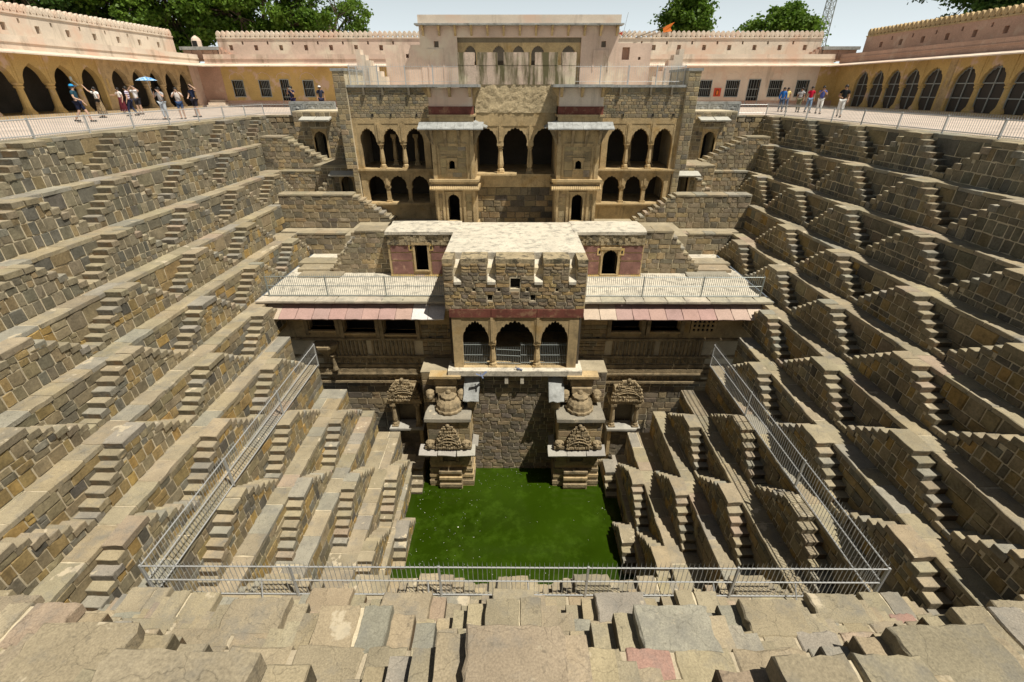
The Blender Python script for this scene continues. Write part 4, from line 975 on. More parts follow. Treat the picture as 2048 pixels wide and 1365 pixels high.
for i, o in enumerate([o for o in bpy.data.objects if o.name.startswith('step_slab')]):
    tag(o, f'broad low stone step on the {"left" if i < 3 else "right"} palace terrace, {ordn(i % 3)} from the back', 'step', 'broad steps on the terrace')

# ================================================================== THE GALLERIES AROUND THE TOP
def vents(u0, u1, step, z, w, h):
    n = int((u1-u0)/step); return [(u0 + step*(i+.5) - w/2, u0 + step*(i+.5) + w/2, z, z+h) for i in range(n)]
def upper_wall(t, sd, u0, u1, wall, mer, base=4.3, setback=-1.6, top=5.65, par=None):
    """parapet over the eave, the setback upper wall with vents, and its merlons"""
    p0, p1 = par or (u0, u1)
    MB(sd.M).box(p0, p1, setback, .25, 3.45, 3.62).build('cornice', wall, t)
    MB(sd.M).box(p0, p1, -.25, .14, 3.62, 4.32).build('parapet', wall, t)
    MB(sd.M).box(p0, p1, -.3, .2, 3.95, 4.02).build('string_course', wall, t)
    MB(sd.M).box(p0, p1, setback-.3, -.2, 3.9, 4.1).build('roof', M_lime, t)
    hs = vents(u0, u1, 2.35, 4.72, .36, .42) + vents(u0+1.17, u1-1.1, 2.35, 5.18, .16, .26)
    m = MB(sd.M); holed(m, u0, u1, 4.0, top, setback-.35, setback, hs); m.build('upper_wall', wall, t)
    MB(sd.M).box(u0, u1, setback-.5, setback-.36, 4.0, top-.02).build('vent_backing', M_rose, t)
    MB(sd.M).box(u0, u1, setback-.45, setback+.07, top, top+.1).build('coping', mer, t)
    n = int((u1-u0)/.45)
    for i in range(n): place('merlon', merlon_mesh(mer), t, sd.P(u0 + (u1-u0)*(i+.5)/n, setback-.1, top+.09), sd.rz + rnd.uniform(-.02, .02), (1.02, 1, 1 + rnd.uniform(-.03, .03)))
def long_eave(t, sd, u0, u1):
    for a, b in split(u0, u1, 1.2, 2.2):
        vs = [(a+.004, 0, 3.62), (b-.004, 0, 3.62), (b-.004, 1.45, 3.38), (a+.004, 1.45, 3.38)]
        MB(sd.M).add(vs + [(x, y, z-.07) for x, y, z in vs], [(0,1,2,3),(7,6,5,4),(0,4,5,1),(1,5,6,2),(2,6,7,3),(3,7,4,0)]).build('eave', M_cream, t)
def grille(t, sd, u0, u1, z0, z1, name='barred_window', nb=6, cross=(.5,), back=M_black, w=-.12):
    m = MB(sd.M); m.box(u0-.06, u0, -.2, .03, z0, z1); m.box(u1, u1+.06, -.2, .03, z0, z1); m.box(u0-.06, u1+.06, -.2, .031, z1, z1+.07); m.box(u0-.06, u1+.06, -.2, .05, z0-.07, z0)
    o = m.build(name, M_iron, t)
    m = MB(sd.M)
    for i in range(1, nb): m.tube((u0+(u1-u0)*i/nb, w, z0), (u0+(u1-u0)*i/nb, w, z1), .018, n=4)
    for c in cross: m.box(u0, u1, w-.015, w+.025, z0+(z1-z0)*c-.025, z0+(z1-z0)*c+.025)
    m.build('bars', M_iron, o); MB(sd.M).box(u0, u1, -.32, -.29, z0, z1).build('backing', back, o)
# ---- side arcades
for k in 'LR':
    s = -1 if k == 'L' else 1; wd = 'left' if k == 'L' else 'right'
    sd = Side(k, AX if k == 'L' else 30.2)
    sh = 0 if k == 'L' else -1.1
    t = thing('arcade_gallery', f'long {wd} arcade with {"open pointed arches" if k == "L" else "grilled arches"} and a crenellated upper wall', 'building', sd.P(40, 0, 0), 'galleries round the well')
    b1 = [(25.2,26.95),(27.4,29.15),(29.6,31.4),(31.85,33.6),(34.05,35.8),(36.2,37.9)]; b2 = [(38.9,40.65),(41.0,42.6),(42.95,44.5),(44.85,46.4),(46.75,48.4)]
    b1 = [(a+sh, b+sh) for a, b in b1]; b2 = [(a+sh, b+sh) for a, b in b2]
    cu = 0 if k == 'L' else 7
    wall = M_cream if k == 'L' else M_rose
    for bs, mt in ((b1, M_ochre), (b2, M_sand if k == 'L' else M_ochre)):
        gallery(t, sd, bs, .15, 1.87, 1.05, 3.45, thick=.45, depth=3.6, cusps=cu, mat=mt, pr=.2, style='column', ends=.2, inner=M_inner)
    MB(sd.M).box(b1[-1][1]+.2, b2[0][0]-.2, -.5, .03, 0, 3.45).build('pier', M_sand, t)
    MB(sd.M).box(b1[-1][1]+.4, b2[0][0]-.4, .0, .05, 1.5, 2.2).build('blind_niche', M_ochre, t)
    MB(sd.M).box(b1[0][0]-8, b2[-1][1]+.3, -.5, .25, -.1, .148).build('plinth', M_sand, t)
    MB(sd.M).box(14, b1[0][0]-.2, -.5, .0, 0, 3.45).build('wall', M_ochre, t)
    MB(sd.M).box(b2[-1][1]+.2, 50.4, -.5, .02, 0, 3.45).build('wall', M_pink if k == 'L' else M_ochre, t)
    if k == 'R':
        for a, b in b1 + b2:
            m = MB(sd.M); n = 2
            for i in range(3): u = a + (b-a)*i/2; m.box(u-.03, u+.03, -.25, -.19, .15, 1.9 if i != 1 else 2.85)
            for z in (1.0, 1.87): m.box(a, b, -.245, -.2, z-.03, z+.03)
            o = m.build('grille_frame', M_iron, t); MB(sd.M).box(a, b, -.32, -.29, .15, 2.85).build('mesh_panel', M_wood, o)
            pts = arch_curve(a+.02, b-.02, 1.87, .98, 7); m = MB(sd.M)
            for p, q in zip(pts, pts[1:]): m.tube((p[0], -.21, p[1]-.02), (q[0], -.21, q[1]-.02), .03, n=4)
            m.build('grille_arch', M_iron, t)
    upper_wall(t, sd, 14, 50.3, wall, M_cream if k == 'L' else M_sand, setback=-1.7)
    long_eave(t, sd, 14, 49.98)
# ---- back ranges
for k in 'LR':
    s = -1 if k == 'L' else 1; wd = 'left' if k == 'L' else 'right'
    sd = Side('F', 50.0); a, b = (-29.6, -7.0) if k == 'L' else (7.4, 30.3)
    t = thing('back_gallery', f'{wd} back range of {"yellow and pink" if k == "L" else "ochre"} plaster with barred windows and a crenellated upper wall', 'building', ((a+b)/2, 50, 0), 'galleries round the well')
    wl = [(-26.57,-25.6),(-24.05,-23.12),(-19.9,-18.98)] if k == 'L' else [(17.4,18.5),(19.9,21.1),(23.95,25.1),(26.5,27.6)]
    dr = (-22.05,-21.3) if k == 'L' else (22.0,23.05)
    hs = [(p, q, .9, 2.2) for p, q in wl] + [(dr[0], dr[1], .1, 2.28)]
    m = MB(sd.M); holed(m, a, b, 0, 1.0 if False else 3.45, -.35, 0, hs); m.build('wall', M_ochre if k == 'L' else M_cream, t)
    for p, q in wl: grille(t, sd, p, q, .9, 2.2)
    grille(t, sd, dr[0], dr[1], .1, 2.28, 'barred_door', 4, (.05, .35, .65))
    for p, q in wl + [dr]:      # faint arch mouldings above
        m = MB(sd.M); c = (p+q)/2; pts = arch_curve(c-.7, c+.7, 2.35, .55, 3)
        for g1, g2 in zip(pts, pts[1:]): m.tube((g1[0], .0, g1[1]), (g2[0], .0, g2[1]), .03, n=4)
        m.build('arch_moulding', M_pink if k == 'L' else M_cream, t)
    MB(sd.M).box(a, b, -.01, .025, 0, .55).build('dado', M_rose, t)
    MB(sd.M).box(a, a+2.2 if k == 'L' else a+.1, -.01, .02, .55, 3.4).build('plaster_panel', M_rose, t)
    if k == 'R': MB(sd.M).box(b-2.0, b, -.01, .02, .0, 3.4).build('plaster_panel', M_ochre, t)
    else:
        m = MB(sd.M)
        for i in range(3): m.box(-28.9, -27.2 - .2*i, 0, 1.2-.35*i, .2*i, .2*(i+1))
        m.build('entrance_steps', M_cream, t)
    upper_wall(t, sd, -27.8 if k == 'L' else 9.5, -8.6 if k == 'L' else 28.6, M_cream if k == 'R' else M_pink, M_cream, setback=-1.4, par=(a + (1.0 if k == 'L' else 0), b - (0 if k == 'L' else 1.0)))
    long_eave(t, sd, a+.1 if k == 'L' else a, b if k == 'L' else b-.1)
    # corner stair block between the crenellated walls
    u0, u1 = (-31.0, -27.7) if k == 'L' else (28.6, 31.8)
    q = thing('corner_turret', f'low corner block with a dark slab roof at the {wd} back corner above the galleries', 'building', ((u0+u1)/2, 51, 4), 'corner blocks')
    MB().box(u0, u1, 51, 53.5, 3.9, 4.72).build('wall', M_rose, q); MB().box(u0-.1, u1+.1, 50.7, 53.6, 4.72, 4.98).build('roof_slab', M_slate, q)
    for i in range(3): MB().box(u0+.5+i, u0+.8+i, 50.9, 51, 4.0, 4.7).build('pilaster', M_rose, q)
    if k == 'L':
        m = MB(); m.lathe(u0+.9, 52, [(.42, 4.98), (.42, 5.5), (.36, 5.7), (.2, 5.85), (.05, 5.95)], 12); m.build('small_dome', M_cream, q); MB().box(u0+.75, u0+1.15, 51.55, 51.65, 5.05, 5.5).build('opening', M_black, q)
    for i in range(5):
        ux = u1 + .1 + i*.32 if k == 'L' else u0 - .1 - i*.32
        MB().box(ux-.18, ux+.18, 51.0, 51.45, 4.0, 4.95 - i*.19).build('step', M_rose, q)
# red shrine niche on the right back range
t = thing('red_wall_niche', 'small bright red painted niche between the barred windows of the right back range', 'niche', (19.2, 49.95, .9)); F = Side('F', 50)
MB(F.M).box(18.85, 19.5, 0, .05, .9, 1.6).build('painted_panel', M_redp, t); MB(F.M).box(19.07, 19.25, .02, .09, 1.05, 1.4).build('idol', M_saff, t); MB(F.M).box(19.02, 19.3, .0, .07, 1.0, 1.45).build('recess', M_black, t)

# ================================================================== RAILINGS OF THE PIT
fence('pit_railing', 'long grey spiked railing along the left upper walkway', 'railings of the pit', [(-16.95, 8, 0), (-16.95, 34.9, 0), (-14.9, 34.9, 0)], .72, .105, 2.5)
fence('pit_railing', 'long grey spiked railing along the right upper walkway', 'railings of the pit', [(16.95, 8, 0), (16.95, 34.9, 0), (14.9, 34.9, 0)], .72, .105, 2.5)
zf = Z[7] + .01
fence('pool_railing', 'galvanised spiked railing around three sides of the green pool', 'railings of the pit', [(-8.98, 18.2, zf), (-8.98, 7.2, zf), (8.98, 7.2, zf), (8.98, 18.2, zf)], 1.22, .115, 3.6, spike=.16, rails=(.04, .48, .9), rb=.0075)
for i, x in enumerate((-6.2, -2.1, .35, 4.9, 6.9)):      # slanting struts of the near stretch
    o = MB().tube((x, 7.22, zf + .56), (x + .05, 6.9, zf - .02), .018, n=6).build('railing_strut', M_steel)
    adopt(o, bpy.data.objects['pool_railing'])
# ================================================================== PEOPLE
SKIN = plain('skin', (.32, .18, .11), .6); SKIN2 = plain('fair_skin', (.50, .32, .23), .6); HAIR = plain('black_hair', (.012, .010, .009), .5)
CL = {}
def cloth(c):
    if c not in CL: CL[c] = plain('cloth', c, .85, spec=.15)
    return CL[c]
def stripes(name, a, b, scale, axis=2):
    m, t, bs = nodes(name); g = t.nodes.new('ShaderNodeTexCoord').outputs['Object']
    wv = t.nodes.new('ShaderNodeTexWave'); wv.bands_direction = 'XYZ'[axis]; wv.inputs['Scale'].default_value = scale; t.links.new(g, wv.inputs[0])
    r = ramp(t, wv.outputs['Fac'], [(.49, a), (.51, b)]); t.links.new(r, bs.inputs['Base Color']); bs.inputs['Roughness'].default_value = .85; return m
def spots(name, a, b, scale):
    m, t, bs = nodes(name); g = t.nodes.new('ShaderNodeTexCoord').outputs['Object']
    c = ramp(t, noise(t, g, scale, 2), [(.46, a), (.54, b)]); t.links.new(c, bs.inputs['Base Color']); bs.inputs['Roughness'].default_value = .85; return m
def skinmesh(name, verts, edges, mat, parent, sub=1):
    me = bpy.data.meshes.new(name); me.from_pydata([v[:3] for v in verts], edges, [])
    me.materials.append(mat); o = bpy.data.objects.new(name, me); COL.objects.link(o)
    md = o.modifiers.new('skin', 'SKIN'); md.use_smooth_shade = True
    lay = me.skin_vertices[0]
    for i, v in enumerate(verts): lay.data[i].radius = (v[3], v[4] if len(v) > 4 else v[3]); lay.data[i].use_root = (i == 0)
    if sub: s = o.modifiers.new('sub', 'SUBSURF'); s.levels = sub; s.render_levels = sub
    if parent is not None: o.parent = parent
    return o
def person(label, x, y, face, h=1.7, top=(.1,.1,.1), bottom=(.05,.05,.07), skin=SKIN, hair='short', skirt=None, shorts=False, sleeve=.55, pose=None, cap=None, group=None, slim=1.0):
    """face: heading in degrees (0 = towards +y). Local frame: x to the person's right, y forward."""
    J = dict(hipL=(-.09,0,.9), hipR=(.09,0,.9), kneeL=(-.1,.03,.49), kneeR=(.1,.03,.49), ankL=(-.1,0,.08), ankR=(.1,0,.08),
             shL=(-.18,0,1.39), shR=(.18,0,1.39), elL=(-.24,-.02,1.12), elR=(.24,-.02,1.12), wrL=(-.25,.08,.88), wrR=(.25,.08,.88), head=(0,.03,1.58))
    J.update(pose or {})
    k = h/1.7
    t = thing('person', label, 'person', (x, y, 0), group or 'visitors'); t.rotation_euler = (0, 0, radians(-face)); t.scale = (k, k, k)
    tm = top if not isinstance(top, tuple) else cloth(top); bm_ = bottom if not isinstance(bottom, tuple) else cloth(bottom)
    V = []; E = []
    def v(p, r, r2=None): V.append((*p, r, r2 or r)); return len(V)-1
    pel = v((0, 0, .96), .135*slim, .10); wa = v((0, .01, 1.1), .125*slim, .09); ch = v((0, 0, 1.3), .15*slim, .105); nk0 = v((0, 0, 1.42), .075); nk = v((0, .01, 1.49), .052)
    hx, hy, hz = J['head']; hd = v((hx*.7, hy, hz-.02), .082, .09); ht = v((hx, hy+.0, hz+.07), .075, .085)
    E += [(pel, wa), (wa, ch), (ch, nk0), (nk0, nk), (nk, hd), (hd, ht)]
    for s in 'LR':
        hp = v(J['hip'+s], .095*slim); kn = v(J['knee'+s], .062); an = v(J['ank'+s], .042); a = J['ank'+s]; toe = v((a[0], a[1]+.17, .035), .035)
        E += [(pel, hp), (hp, kn), (kn, an), (an, toe)]
        sh = v(J['sh'+s], .065); el = v(J['el'+s], .044); wr = v(J['wr'+s], .03)
        E += [(nk0, sh), (sh, el), (el, wr)]
        e, w_ = Vector(J['el'+s]), Vector(J['wr'+s]); d = (w_-e).normalized(); side = d.cross(Vector((0, 0, 1)))
        side = side.normalized() if side.length > .1 else Vector((1, 0, 0)); up = side.cross(d)
        pm = v(tuple(w_ + d*.07), .032, .02); E.append((wr, pm))
        for f, (o_, ln) in enumerate(((-.027, .07), (-.009, .085), (.009, .08), (.027, .062))):
            a1 = v(tuple(w_ + d*(.09+ln*.45) + side*o_*1.1), .0085); a2 = v(tuple(w_ + d*(.09+ln*.9) + side*o_*1.15 - up*.02), .007); E += [(pm, a1), (a1, a2)]
        th = v(tuple(w_ + d*.07 + side*(.045 if s == 'L' else -.045) - up*.01), .009); E.append((pm, th))
    b = skinmesh('body', V, E, skin, t, 1)
    # face
    m = MB(); 
    m.tube((hx, hy+.082, hz+.035), (hx, hy+.108, hz), .012, .017, 6)
    for q in (-.075, .075): m.ball((hx+q*1.05, hy-.005, hz+.01), .026, 6, 4, (.4, .8, 1.2))
    o = m.build('nose_and_ears', skin); o.parent = t
    m = MB()
    for q in (-.03, .03): m.ball((hx+q, hy+.083, hz+.035), .011, 6, 4)
    m.box(hx-.026, hx+.026, hy+.08, hy+.09, hz-.045, hz-.037); o = m.build('eyes_and_mouth', HAIR); o.parent = t
    # hair
    m = MB(); m.ball((hx, hy-.03, hz+.05), .113, 10, 7, (.93, 1.0, 1.0))
    if hair == 'long': m.ball((hx, hy-.075, hz-.07), .105, 8, 6, (.95, .55, 1.75))
    if hair != 'none': o = m.build('hair', HAIR, smooth=True); o.parent = t
    # shirt
    V2 = []; E2 = []
    def w2(p, r, r2=None): V2.append((*p, r, r2 or r)); return len(V2)-1
    a0 = w2((0, 0, .88), .158*slim, .125); a1 = w2((0, .01, 1.1), .142*slim, .11); a2 = w2((0, 0, 1.3), .168*slim, .122); a3 = w2((0, 0, 1.425), .09)
    E2 += [(a0, a1), (a1, a2), (a2, a3)]
    for s in 'LR':
        sh = Vector(J['sh'+s]); el = Vector(J['el'+s]); wr = Vector(J['wr'+s])
        b0 = w2(tuple(sh), .083); E2.append((a3, b0))
        if sleeve <= 1: b1 = w2(tuple(sh.lerp(el, sleeve)), .068); E2.append((b0, b1))
        else: b1 = w2(tuple(el), .058); b2 = w2(tuple(el.lerp(wr, .9)), .043); E2 += [(b0, b1), (b1, b2)]
    skinmesh('shirt', V2, E2, tm, t, 1)
    if skirt:
        z1, r1 = skirt; m = MB(); pr = [(.15, 1.1), (.155, 1.0), (.2, .8), (r1, z1), (r1*.97, z1-.01)]
        m.lathe(0, 0, pr, 18, 1, .85, flute=.07); o = m.build('skirt', bm_, smooth=True); o.parent = t
    else:
        V3 = []; E3 = []
        def w3(p, r): V3.append((*p, r)); return len(V3)-1
        c0 = w3((0, 0, .98), .142*slim)
        for s in 'LR':
            hp = w3(J['hip'+s], .112*slim); kn = w3(J['knee'+s] if not shorts else tuple(Vector(J['hip'+s]).lerp(Vector(J['knee'+s]), .92)), .082); E3 += [(c0, hp), (hp, kn)]
            if not shorts: an = w3(tuple(Vector(J['ank'+s]) + Vector((0, 0, .03))), .062); E3.append((kn, an))
        skinmesh('trousers' if not shorts else 'shorts', V3, E3, bm_, t, 1)
    for s in 'LR':
        a = J['ank'+s]; m = MB(); m.box(a[0]-.045, a[0]+.045, a[1]-.07, a[1]+.2, max(0, a[2]-.08), a[2]-.005); o = m.build('shoe', cloth((.03,.03,.03))); o.parent = t
    if cap:
        m = MB(); m.lathe(hx, hy-.015, [(.106, hz+.075), (.104, hz+.11), (.07, hz+.16), (.02, hz+.175)], 12); m.box(hx-.07, hx+.07, hy+.05, hy+.2, hz+.075, hz+.09); o = m.build('cap', cloth(cap), smooth=False); o.parent = t
    return t
def held(name, label, cat, mb, mat, group=None):
    o = mb.build(name, mat); return tag(o, label, cat, group)
walkL = dict(kneeL=(-.1,.2,.52), ankL=(-.1,.3,.1), kneeR=(.1,-.02,.5), ankR=(.1,-.32,.13), wrL=(-.25,.16,.9), wrR=(.26,-.05,.87))
walk2 = dict(kneeL=(-.1,.14,.5), ankL=(-.1,.18,.08), kneeR=(.1,.0,.5), ankR=(.1,-.2,.1))
camera_pose = dict(elL=(-.3,.16,1.2), wrL=(-.06,.26,1.5), elR=(.3,.16,1.2), wrR=(.06,.26,1.5))
person('person walking in a dark teal polo shirt and dark shorts with a bright blue cap', -22.6, 26.9, 75, 1.72, (.02,.06,.09), (.012,.016,.04), SKIN2, shorts=True, pose=dict(walkL, elR=(.27,.05,1.13), wrR=(.22,.25,1.05)), cap=(.03,.30,.62))
person('person in a white top and a leopard print dress reaching up for a selfie', -25.0, 31.3, 200, 1.63, (.75,.75,.73), spots('leopard_print', (.42,.31,.17), (.10,.07,.04), 22), SKIN2, 'long', (.22,.30), pose=dict(elR=(.46,.1,1.5), wrR=(.62,.14,1.72), elL=(-.26,.02,1.15), wrL=(-.2,.14,.98)))
person('person in a white blouse and a long maroon skirt holding out one arm', -27.3, 36.2, 200, 1.6, (.72,.68,.66), (.11,.02,.03), SKIN2, 'long', (.2,.30), pose=dict(elR=(.42,.08,1.22), wrR=(.62,.15,1.24)))
person('person in a white and lilac striped shirt standing by the arcade', -24.6, 33.3, 250, 1.66, stripes('lilac_stripes', (.62,.58,.66), (.14,.09,.18), 2.6), (.02,.025,.06), SKIN2, pose=walk2)
person('person in a white shirt and dark shorts shading the eyes with raised hands', -25.6, 35.4, 175, 1.72, (.72,.73,.76), (.03,.03,.04), SKIN2, shorts=True, pose=dict(elL=(-.34,.12,1.42), wrL=(-.1,.17,1.62), elR=(.34,.12,1.42), wrR=(.1,.17,1.62)))
person('person in a grey shirt and pale jeans standing under a blue umbrella', -19.9, 29.4, 185, 1.62, (.36,.36,.37), (.42,.47,.53), SKIN2, 'long', pose=dict(elR=(.3,.14,1.18), wrR=(.2,.2,1.36), elL=(-.3,.16,1.2), wrL=(-.08,.2,1.5)))
person('person in dark blue shorts half hidden behind the umbrella holder', -19.45, 30.2, 150, 1.6, (.55,.52,.5), (.03,.06,.14), SKIN2, 'long', shorts=True, pose=camera_pose)
person('person in a navy T-shirt and shorts with one hand raised to the head', -19.7, 32.1, 200, 1.75, (.02,.03,.07), (.02,.02,.03), SKIN2, shorts=True, pose=dict(elL=(-.42,.05,1.5), wrL=(-.2,.1,1.66), elR=(.26,.06,1.14), wrR=(.12,.24,1.06), ankL=(-.17,.02,.08), ankR=(.15,.02,.08)))
person('person in navy clothes taking a photograph by the back railing', -15.8, 37.3, 200, 1.7, (.02,.025,.06), (.03,.025,.08), SKIN, pose=camera_pose)
person('person in dark clothes leaning at the corner of the palace terrace', -13.85, 37.5, 160, 1.7, (.03,.035,.06), (.03,.03,.06), SKIN, cap=(.7,.7,.7))
person('person with long dark hair in a bright blue jacket', 20.25, 39.7, 200, 1.62, (.02,.12,.40), (.06,.09,.15), SKIN, 'long', sleeve=1.5, pose=walk2)
person('person in a pale yellow top beside the blue jacket', 20.75, 40.1, 190, 1.62, (.72,.58,.22), (.09,.12,.18), SKIN, 'long', pose=walk2)
person('person in a black and white striped top', 21.2, 39.0, 215, 1.62, stripes('black_white_stripes', (.75,.75,.75), (.02,.02,.03), 3.2), (.16,.15,.09), SKIN, 'long', pose=walk2)
person('person in a crimson shirt and blue jeans', 21.6, 38.4, 190, 1.68, (.40,.01,.035), (.16,.24,.36), SKIN, pose=walk2)
person('person in a blue checked shirt and white trousers with hands at the mouth', 21.25, 36.4, 200, 1.7, (.07,.09,.28), (.66,.66,.64), SKIN, pose=dict(walk2, elR=(.28,.1,1.18), wrR=(.06,.2,1.44), elL=(-.28,.1,1.18), wrL=(-.04,.2,1.4)))
person('person in a black shirt and white trousers walking ahead of the others', 19.9, 31.8, 215, 1.74, (.015,.017,.02), (.62,.62,.6), SKIN, pose=dict(walkL, elR=(.28,.06,1.14), wrR=(.12,.24,1.08)))
# things they hold
def upt(p): return Vector(p)
m = MB(); c = Vector((-20.2, 29.15, 2.02)); n = 8; vs = [(c.x, c.y, c.z+.12)]
for r_, dz in ((.28, .06), (.52, -.07)): vs += [(c.x + r_*cos(2*pi*i/n), c.y + r_*sin(2*pi*i/n), c.z+dz) for i in range(n)]
m.add(vs, [(0, 1+i, 1+(i+1) % n) for i in range(n)] + [(1+i, 1+n+i, 1+n+(i+1) % n, 1+(i+1) % n) for i in range(n)])
t = thing('umbrella', 'bright blue patterned umbrella held over the visitor in grey', 'umbrella', (c.x, c.y, 1.2))
m.build('canopy', spots('blue_pattern', (.03,.22,.55), (.45,.62,.75), 9), t); MB().tube((c.x+.1, c.y, 1.25), (c.x, c.y, c.z+.16), .012).build('shaft', M_steel, t)
m = MB(); a = Vector((-25.65, 31.1, 1.72)); m.tube(a, a + Vector((-.28, 0, .28)), .012); m.box(a.x-.36, a.x-.24, a.y-.01, a.y+.01, a.z+.26, a.z+.46); held('selfie_stick', 'selfie stick with a phone in the raised hand of the leopard dress visitor', 'selfie stick', m, M_iron)
m = MB(); m.box(-24.98, -24.78, 31.05, 31.13, .85, 1.02); m.tube((-24.9, 31.1, 1.02), (-25.05, 31.15, 1.4), .012); held('shoulder_bag', 'small black shoulder bag on the leopard dress visitor', 'bag', m, cloth((.01,.01,.01)))
m = MB(); m.box(-15.86, -15.7, 37.02, 37.1, 1.5, 1.6); m.lathe(-15.78, 37.0, [(.04, 1.53), (.04, 1.57)], 8); held('photo_camera', 'black camera held up by the visitor in navy at the back railing', 'camera', m, M_iron)

# ================================================================== TREES
def leaf_mat(name, a, b):
    m, t, bs = nodes(name); at = t.nodes.new('ShaderNodeAttribute'); at.attribute_name = 'Col'
    g = t.nodes.new('ShaderNodeNewGeometry').outputs['Position']
    c = mixc(t, ramp(t, at.outputs['Fac'], [(0, a), (1, b)]), ramp(t, noise(t, g, .8, 3), [(.3, .75), (.7, 1.2)]))
    t.links.new(c, bs.inputs['Base Color']); bs.inputs['Roughness'].default_value = .55; bs.inputs['Specular IOR Level'].default_value = .3
    tr = t.nodes.new('ShaderNodeBsdfTranslucent'); t.links.new(c, tr.inputs['Color']); mx = t.nodes.new('ShaderNodeMixShader'); mx.inputs[0].default_value = .4
    t.links.new(bs.outputs[0], mx.inputs[1]); t.links.new(tr.outputs[0], mx.inputs[2])
    t.links.new(mx.outputs[0], [n for n in t.nodes if n.type == 'OUTPUT_MATERIAL'][0].inputs[0]); return m
LF1 = leaf_mat('neem_leaf', (.075, .15, .015), (.15, .25, .03)); LF2 = leaf_mat('dark_leaf', (.03, .075, .012), (.08, .15, .028))
def tree(label, x, y, h, rx, rz_, mat, seed, nclump=70, nleaf=110, zc=None, size=.16, spread=.9):
    r = random.Random(seed); t = thing('tree', label, 'tree', (x, y, 0), 'trees behind the walls')
    zc = zc or h - rz_; tips = []
    for i in range(nclump):
        while True:
            p = Vector((r.uniform(-1, 1), r.uniform(-1, 1), r.uniform(-1, 1)))
            if .35 < p.length < 1: break
        bulge = 1 + .18*sin(3*atan2(p.y, p.x) + seed) + r.uniform(-.15, .1)
        tips.append(Vector((x + p.x*rx*bulge, y + p.y*rx*bulge, zc + p.z*rz_*bulge)))
    tr = MB(); b0 = Vector((x, y, 0)); fork = Vector((x + r.uniform(-.4, .4), y, zc - rz_*.75))
    tr.tube(b0, fork, .38, .28, 8); tr.build('trunk', M_bark, t)
    br = MB(); mids = [fork + Vector((cos(a)*rx*.45, sin(a)*rx*.45, rz_*r.uniform(.5, .9))) for a in [2*pi*i/7 + r.uniform(-.3, .3) for i in range(7)]]
    for q in mids: br.tube(fork, q, .17, .09, 6)
    for q in tips:
        mm = min(mids, key=lambda v_: (v_-q).length); br.tube(mm, q, .07, .02, 4)
    br.build('limbs', M_bark, t)
    m = MB()
    for c in tips:
        cr = r.uniform(.55, 1.15)*spread; tone = r.uniform(.1, .9)
        for j in range(nleaf):
            d = Vector((r.gauss(0, 1), r.gauss(0, 1), r.gauss(0, .6)))
            p = c + d*cr*.52
            a = Vector((r.gauss(0, 1), r.gauss(0, 1), r.gauss(0, .5) - .3)).normalized(); b_ = a.cross(Vector((r.gauss(0, 1), r.gauss(0, 1), r.gauss(0, 1)))).normalized()
            L = size*r.uniform(.7, 1.5); w_ = L*.36; q = min(1, max(0, tone + r.uniform(-.25, .25))); m.col = (q, q, q)
            m.add([tuple(p), tuple(p + a*L*.5 + b_*w_), tuple(p + a*L), tuple(p + a*L*.5 - b_*w_)], [(0, 1, 2, 3)])
    m.build('crown', mat, t)
tree('dark leafy tree behind the left arcade wall, leftmost of the trees', -50, 58, 16.5, 7.5, 5.6, LF2, 1, 150, 210, size=.36, spread=1.15)
tree('tall green neem tree behind the left back corner of the galleries', -39.0, 62, 16.5, 7.2, 6.4, LF1, 2, 170, 220, size=.36, spread=1.15)
tree('bright green tree behind the yellow back range', -29.0, 64, 15.2, 6.6, 6.0, LF1, 3, 160, 220, size=.36, spread=1.15)
tree('thin airy tree at the right end of the left group, reaching towards the open sky', -21.8, 66, 13.2, 5.0, 3.9, LF1, 4, 62, 120, size=.3, spread=.9)
tree('round green tree behind the right back wall nearest the upper house', 20.0, 66, 12.2, 2.7, 3.3, LF1, 5, 90, 230, size=.32, spread=.95, zc=8.4)
tree('broad domed green tree behind the right back wall beside the lattice mast', 31.8, 66, 11.2, 3.7, 2.9, LF1, 6, 120, 240, size=.32, spread=1.0, zc=7.2)
tree('dark tree rising behind the right arcade wall', 50, 57, 15.5, 6.4, 5.0, LF2, 7, 150, 200, size=.36, spread=1.1)
tree('small distant bush beyond the right back corner', 56.5, 100, 8.0, 1.9, 1.3, LF1, 8, 24, 90, size=.34)

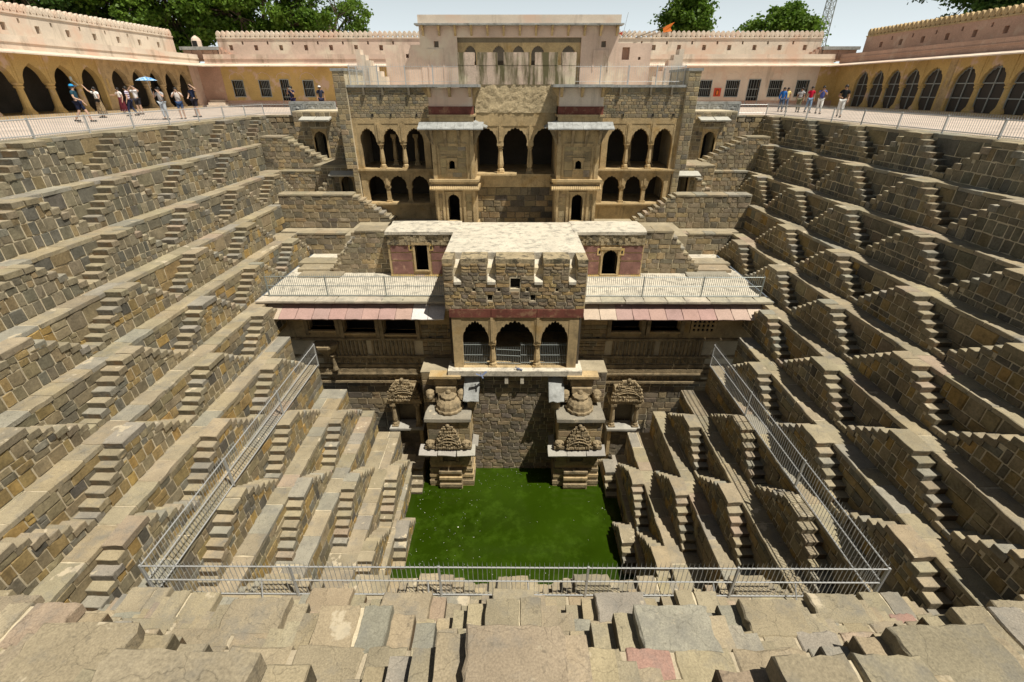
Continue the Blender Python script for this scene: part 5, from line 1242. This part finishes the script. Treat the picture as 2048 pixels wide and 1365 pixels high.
# ================================================================== MAST, FLAG, ANTENNA, PIGEONS
t = thing('lattice_mast', 'grey lattice telecom mast with a dish beside the domed tree', 'mast', (46.5, 84, 0)); bx, by = 46.5, 84
def leg(i, z): a = 2*pi*i/3; r_ = 1.0 - .022*z; return Vector((bx + r_*cos(a), by + r_*sin(a), z))
for i in range(3): MB().tube(leg(i, 0), leg(i, 24), .075, n=5).build('leg', M_iron, t)
m = MB(); z = 0
while z < 24:
    for i in range(3): m.tube(leg(i, z), leg((i+1) % 3, z + 1.0), .035, n=4); m.tube(leg(i, z+1.0), leg((i+1) % 3, z), .035, n=4); m.tube(leg(i, z), leg((i+1) % 3, z), .03, n=4)
    z += 1.0
m.build('bracing', M_iron, t, 'stuff'); m = MB(); m.ball((bx-1.1, by-.6, 14.6), .5, 10, 6, (1, .5, 1)); m.build('dish', M_white, t)
t = thing('saffron_flag', 'small orange flag on a slanting stick above the right crenellated wall', 'flag', (13.0, 51.3, 5.7))
MB().tube((11.2, 51.3, 5.7), (14.4, 51.3, 6.75), .03, n=5).build('stick', M_bark, t); MB().add([(13.6,51.3,6.5),(14.6,51.2,6.9),(14.3,51.3,6.45),(14.5,51.25,6.2),(13.7,51.3,6.1)], [(0,1,2,3,4)]).build('cloth', M_saff, t)
t = thing('antenna', 'thin whip antenna with a wire frame at the right end of the upper house', 'antenna', (9.9, 51, 5.6))
MB().tube((9.9, 51, 5.6), (10.25, 51, 7.6), .02, n=4).build('whip', M_iron, t)
m = MB()
for i in range(6): m.tube((9.2+.25*i, 51, 5.7), (9.6+.3*i, 50.8, 6.3 - .1*(i % 3)), .02, n=4)
m.build('wires', M_bark, t); MB().add([(9.5,50.9,6.0),(9.9,50.9,6.15),(9.85,50.9,5.85)], [(0,1,2)]).build('rag', M_redp, t)
def pigeon(label, x, y, z, fly=False, a=0):
    m = MB(Matrix.Translation((x, y, z)) @ Matrix.Rotation(a, 4, 'Z') @ Matrix.Scale(.8, 4))
    m.ball((0, 0, .09), .075, 8, 6, (1, 1.7, .95)); m.ball((0, .14, .17), .042, 7, 5); m.tube((0, .17, .17), (0, .215, .155), .012, .003, 5); m.tube((0, -.1, .09), (0, -.24, .06), .04, .05, 6)
    if fly:
        for s in (-1, 1): m.add([(s*.05, .08, .13), (s*.3, .1, .3), (s*.34, -.06, .3), (s*.05, -.08, .12)], [(0, 1, 2, 3)])
    else:
        for s in (-.025, .025): m.tube((s, 0, .04), (s, .01, 0), .008, n=4)
    return tag(m.build('pigeon', M_bird, smooth=True), label, 'pigeon', 'pigeons')
pigeon('blue grey pigeon flying in front of the balcony ledge', -1.45, 17.6, -9.85, True, .4)
pigeon('pigeon perched in the middle of the balcony ledge', .2, 17.95, -9.69, False, 1.2)
pigeon('pigeon perched on top of the right slanting slab', 1.96, 18.1, -10.1, False, -.6)
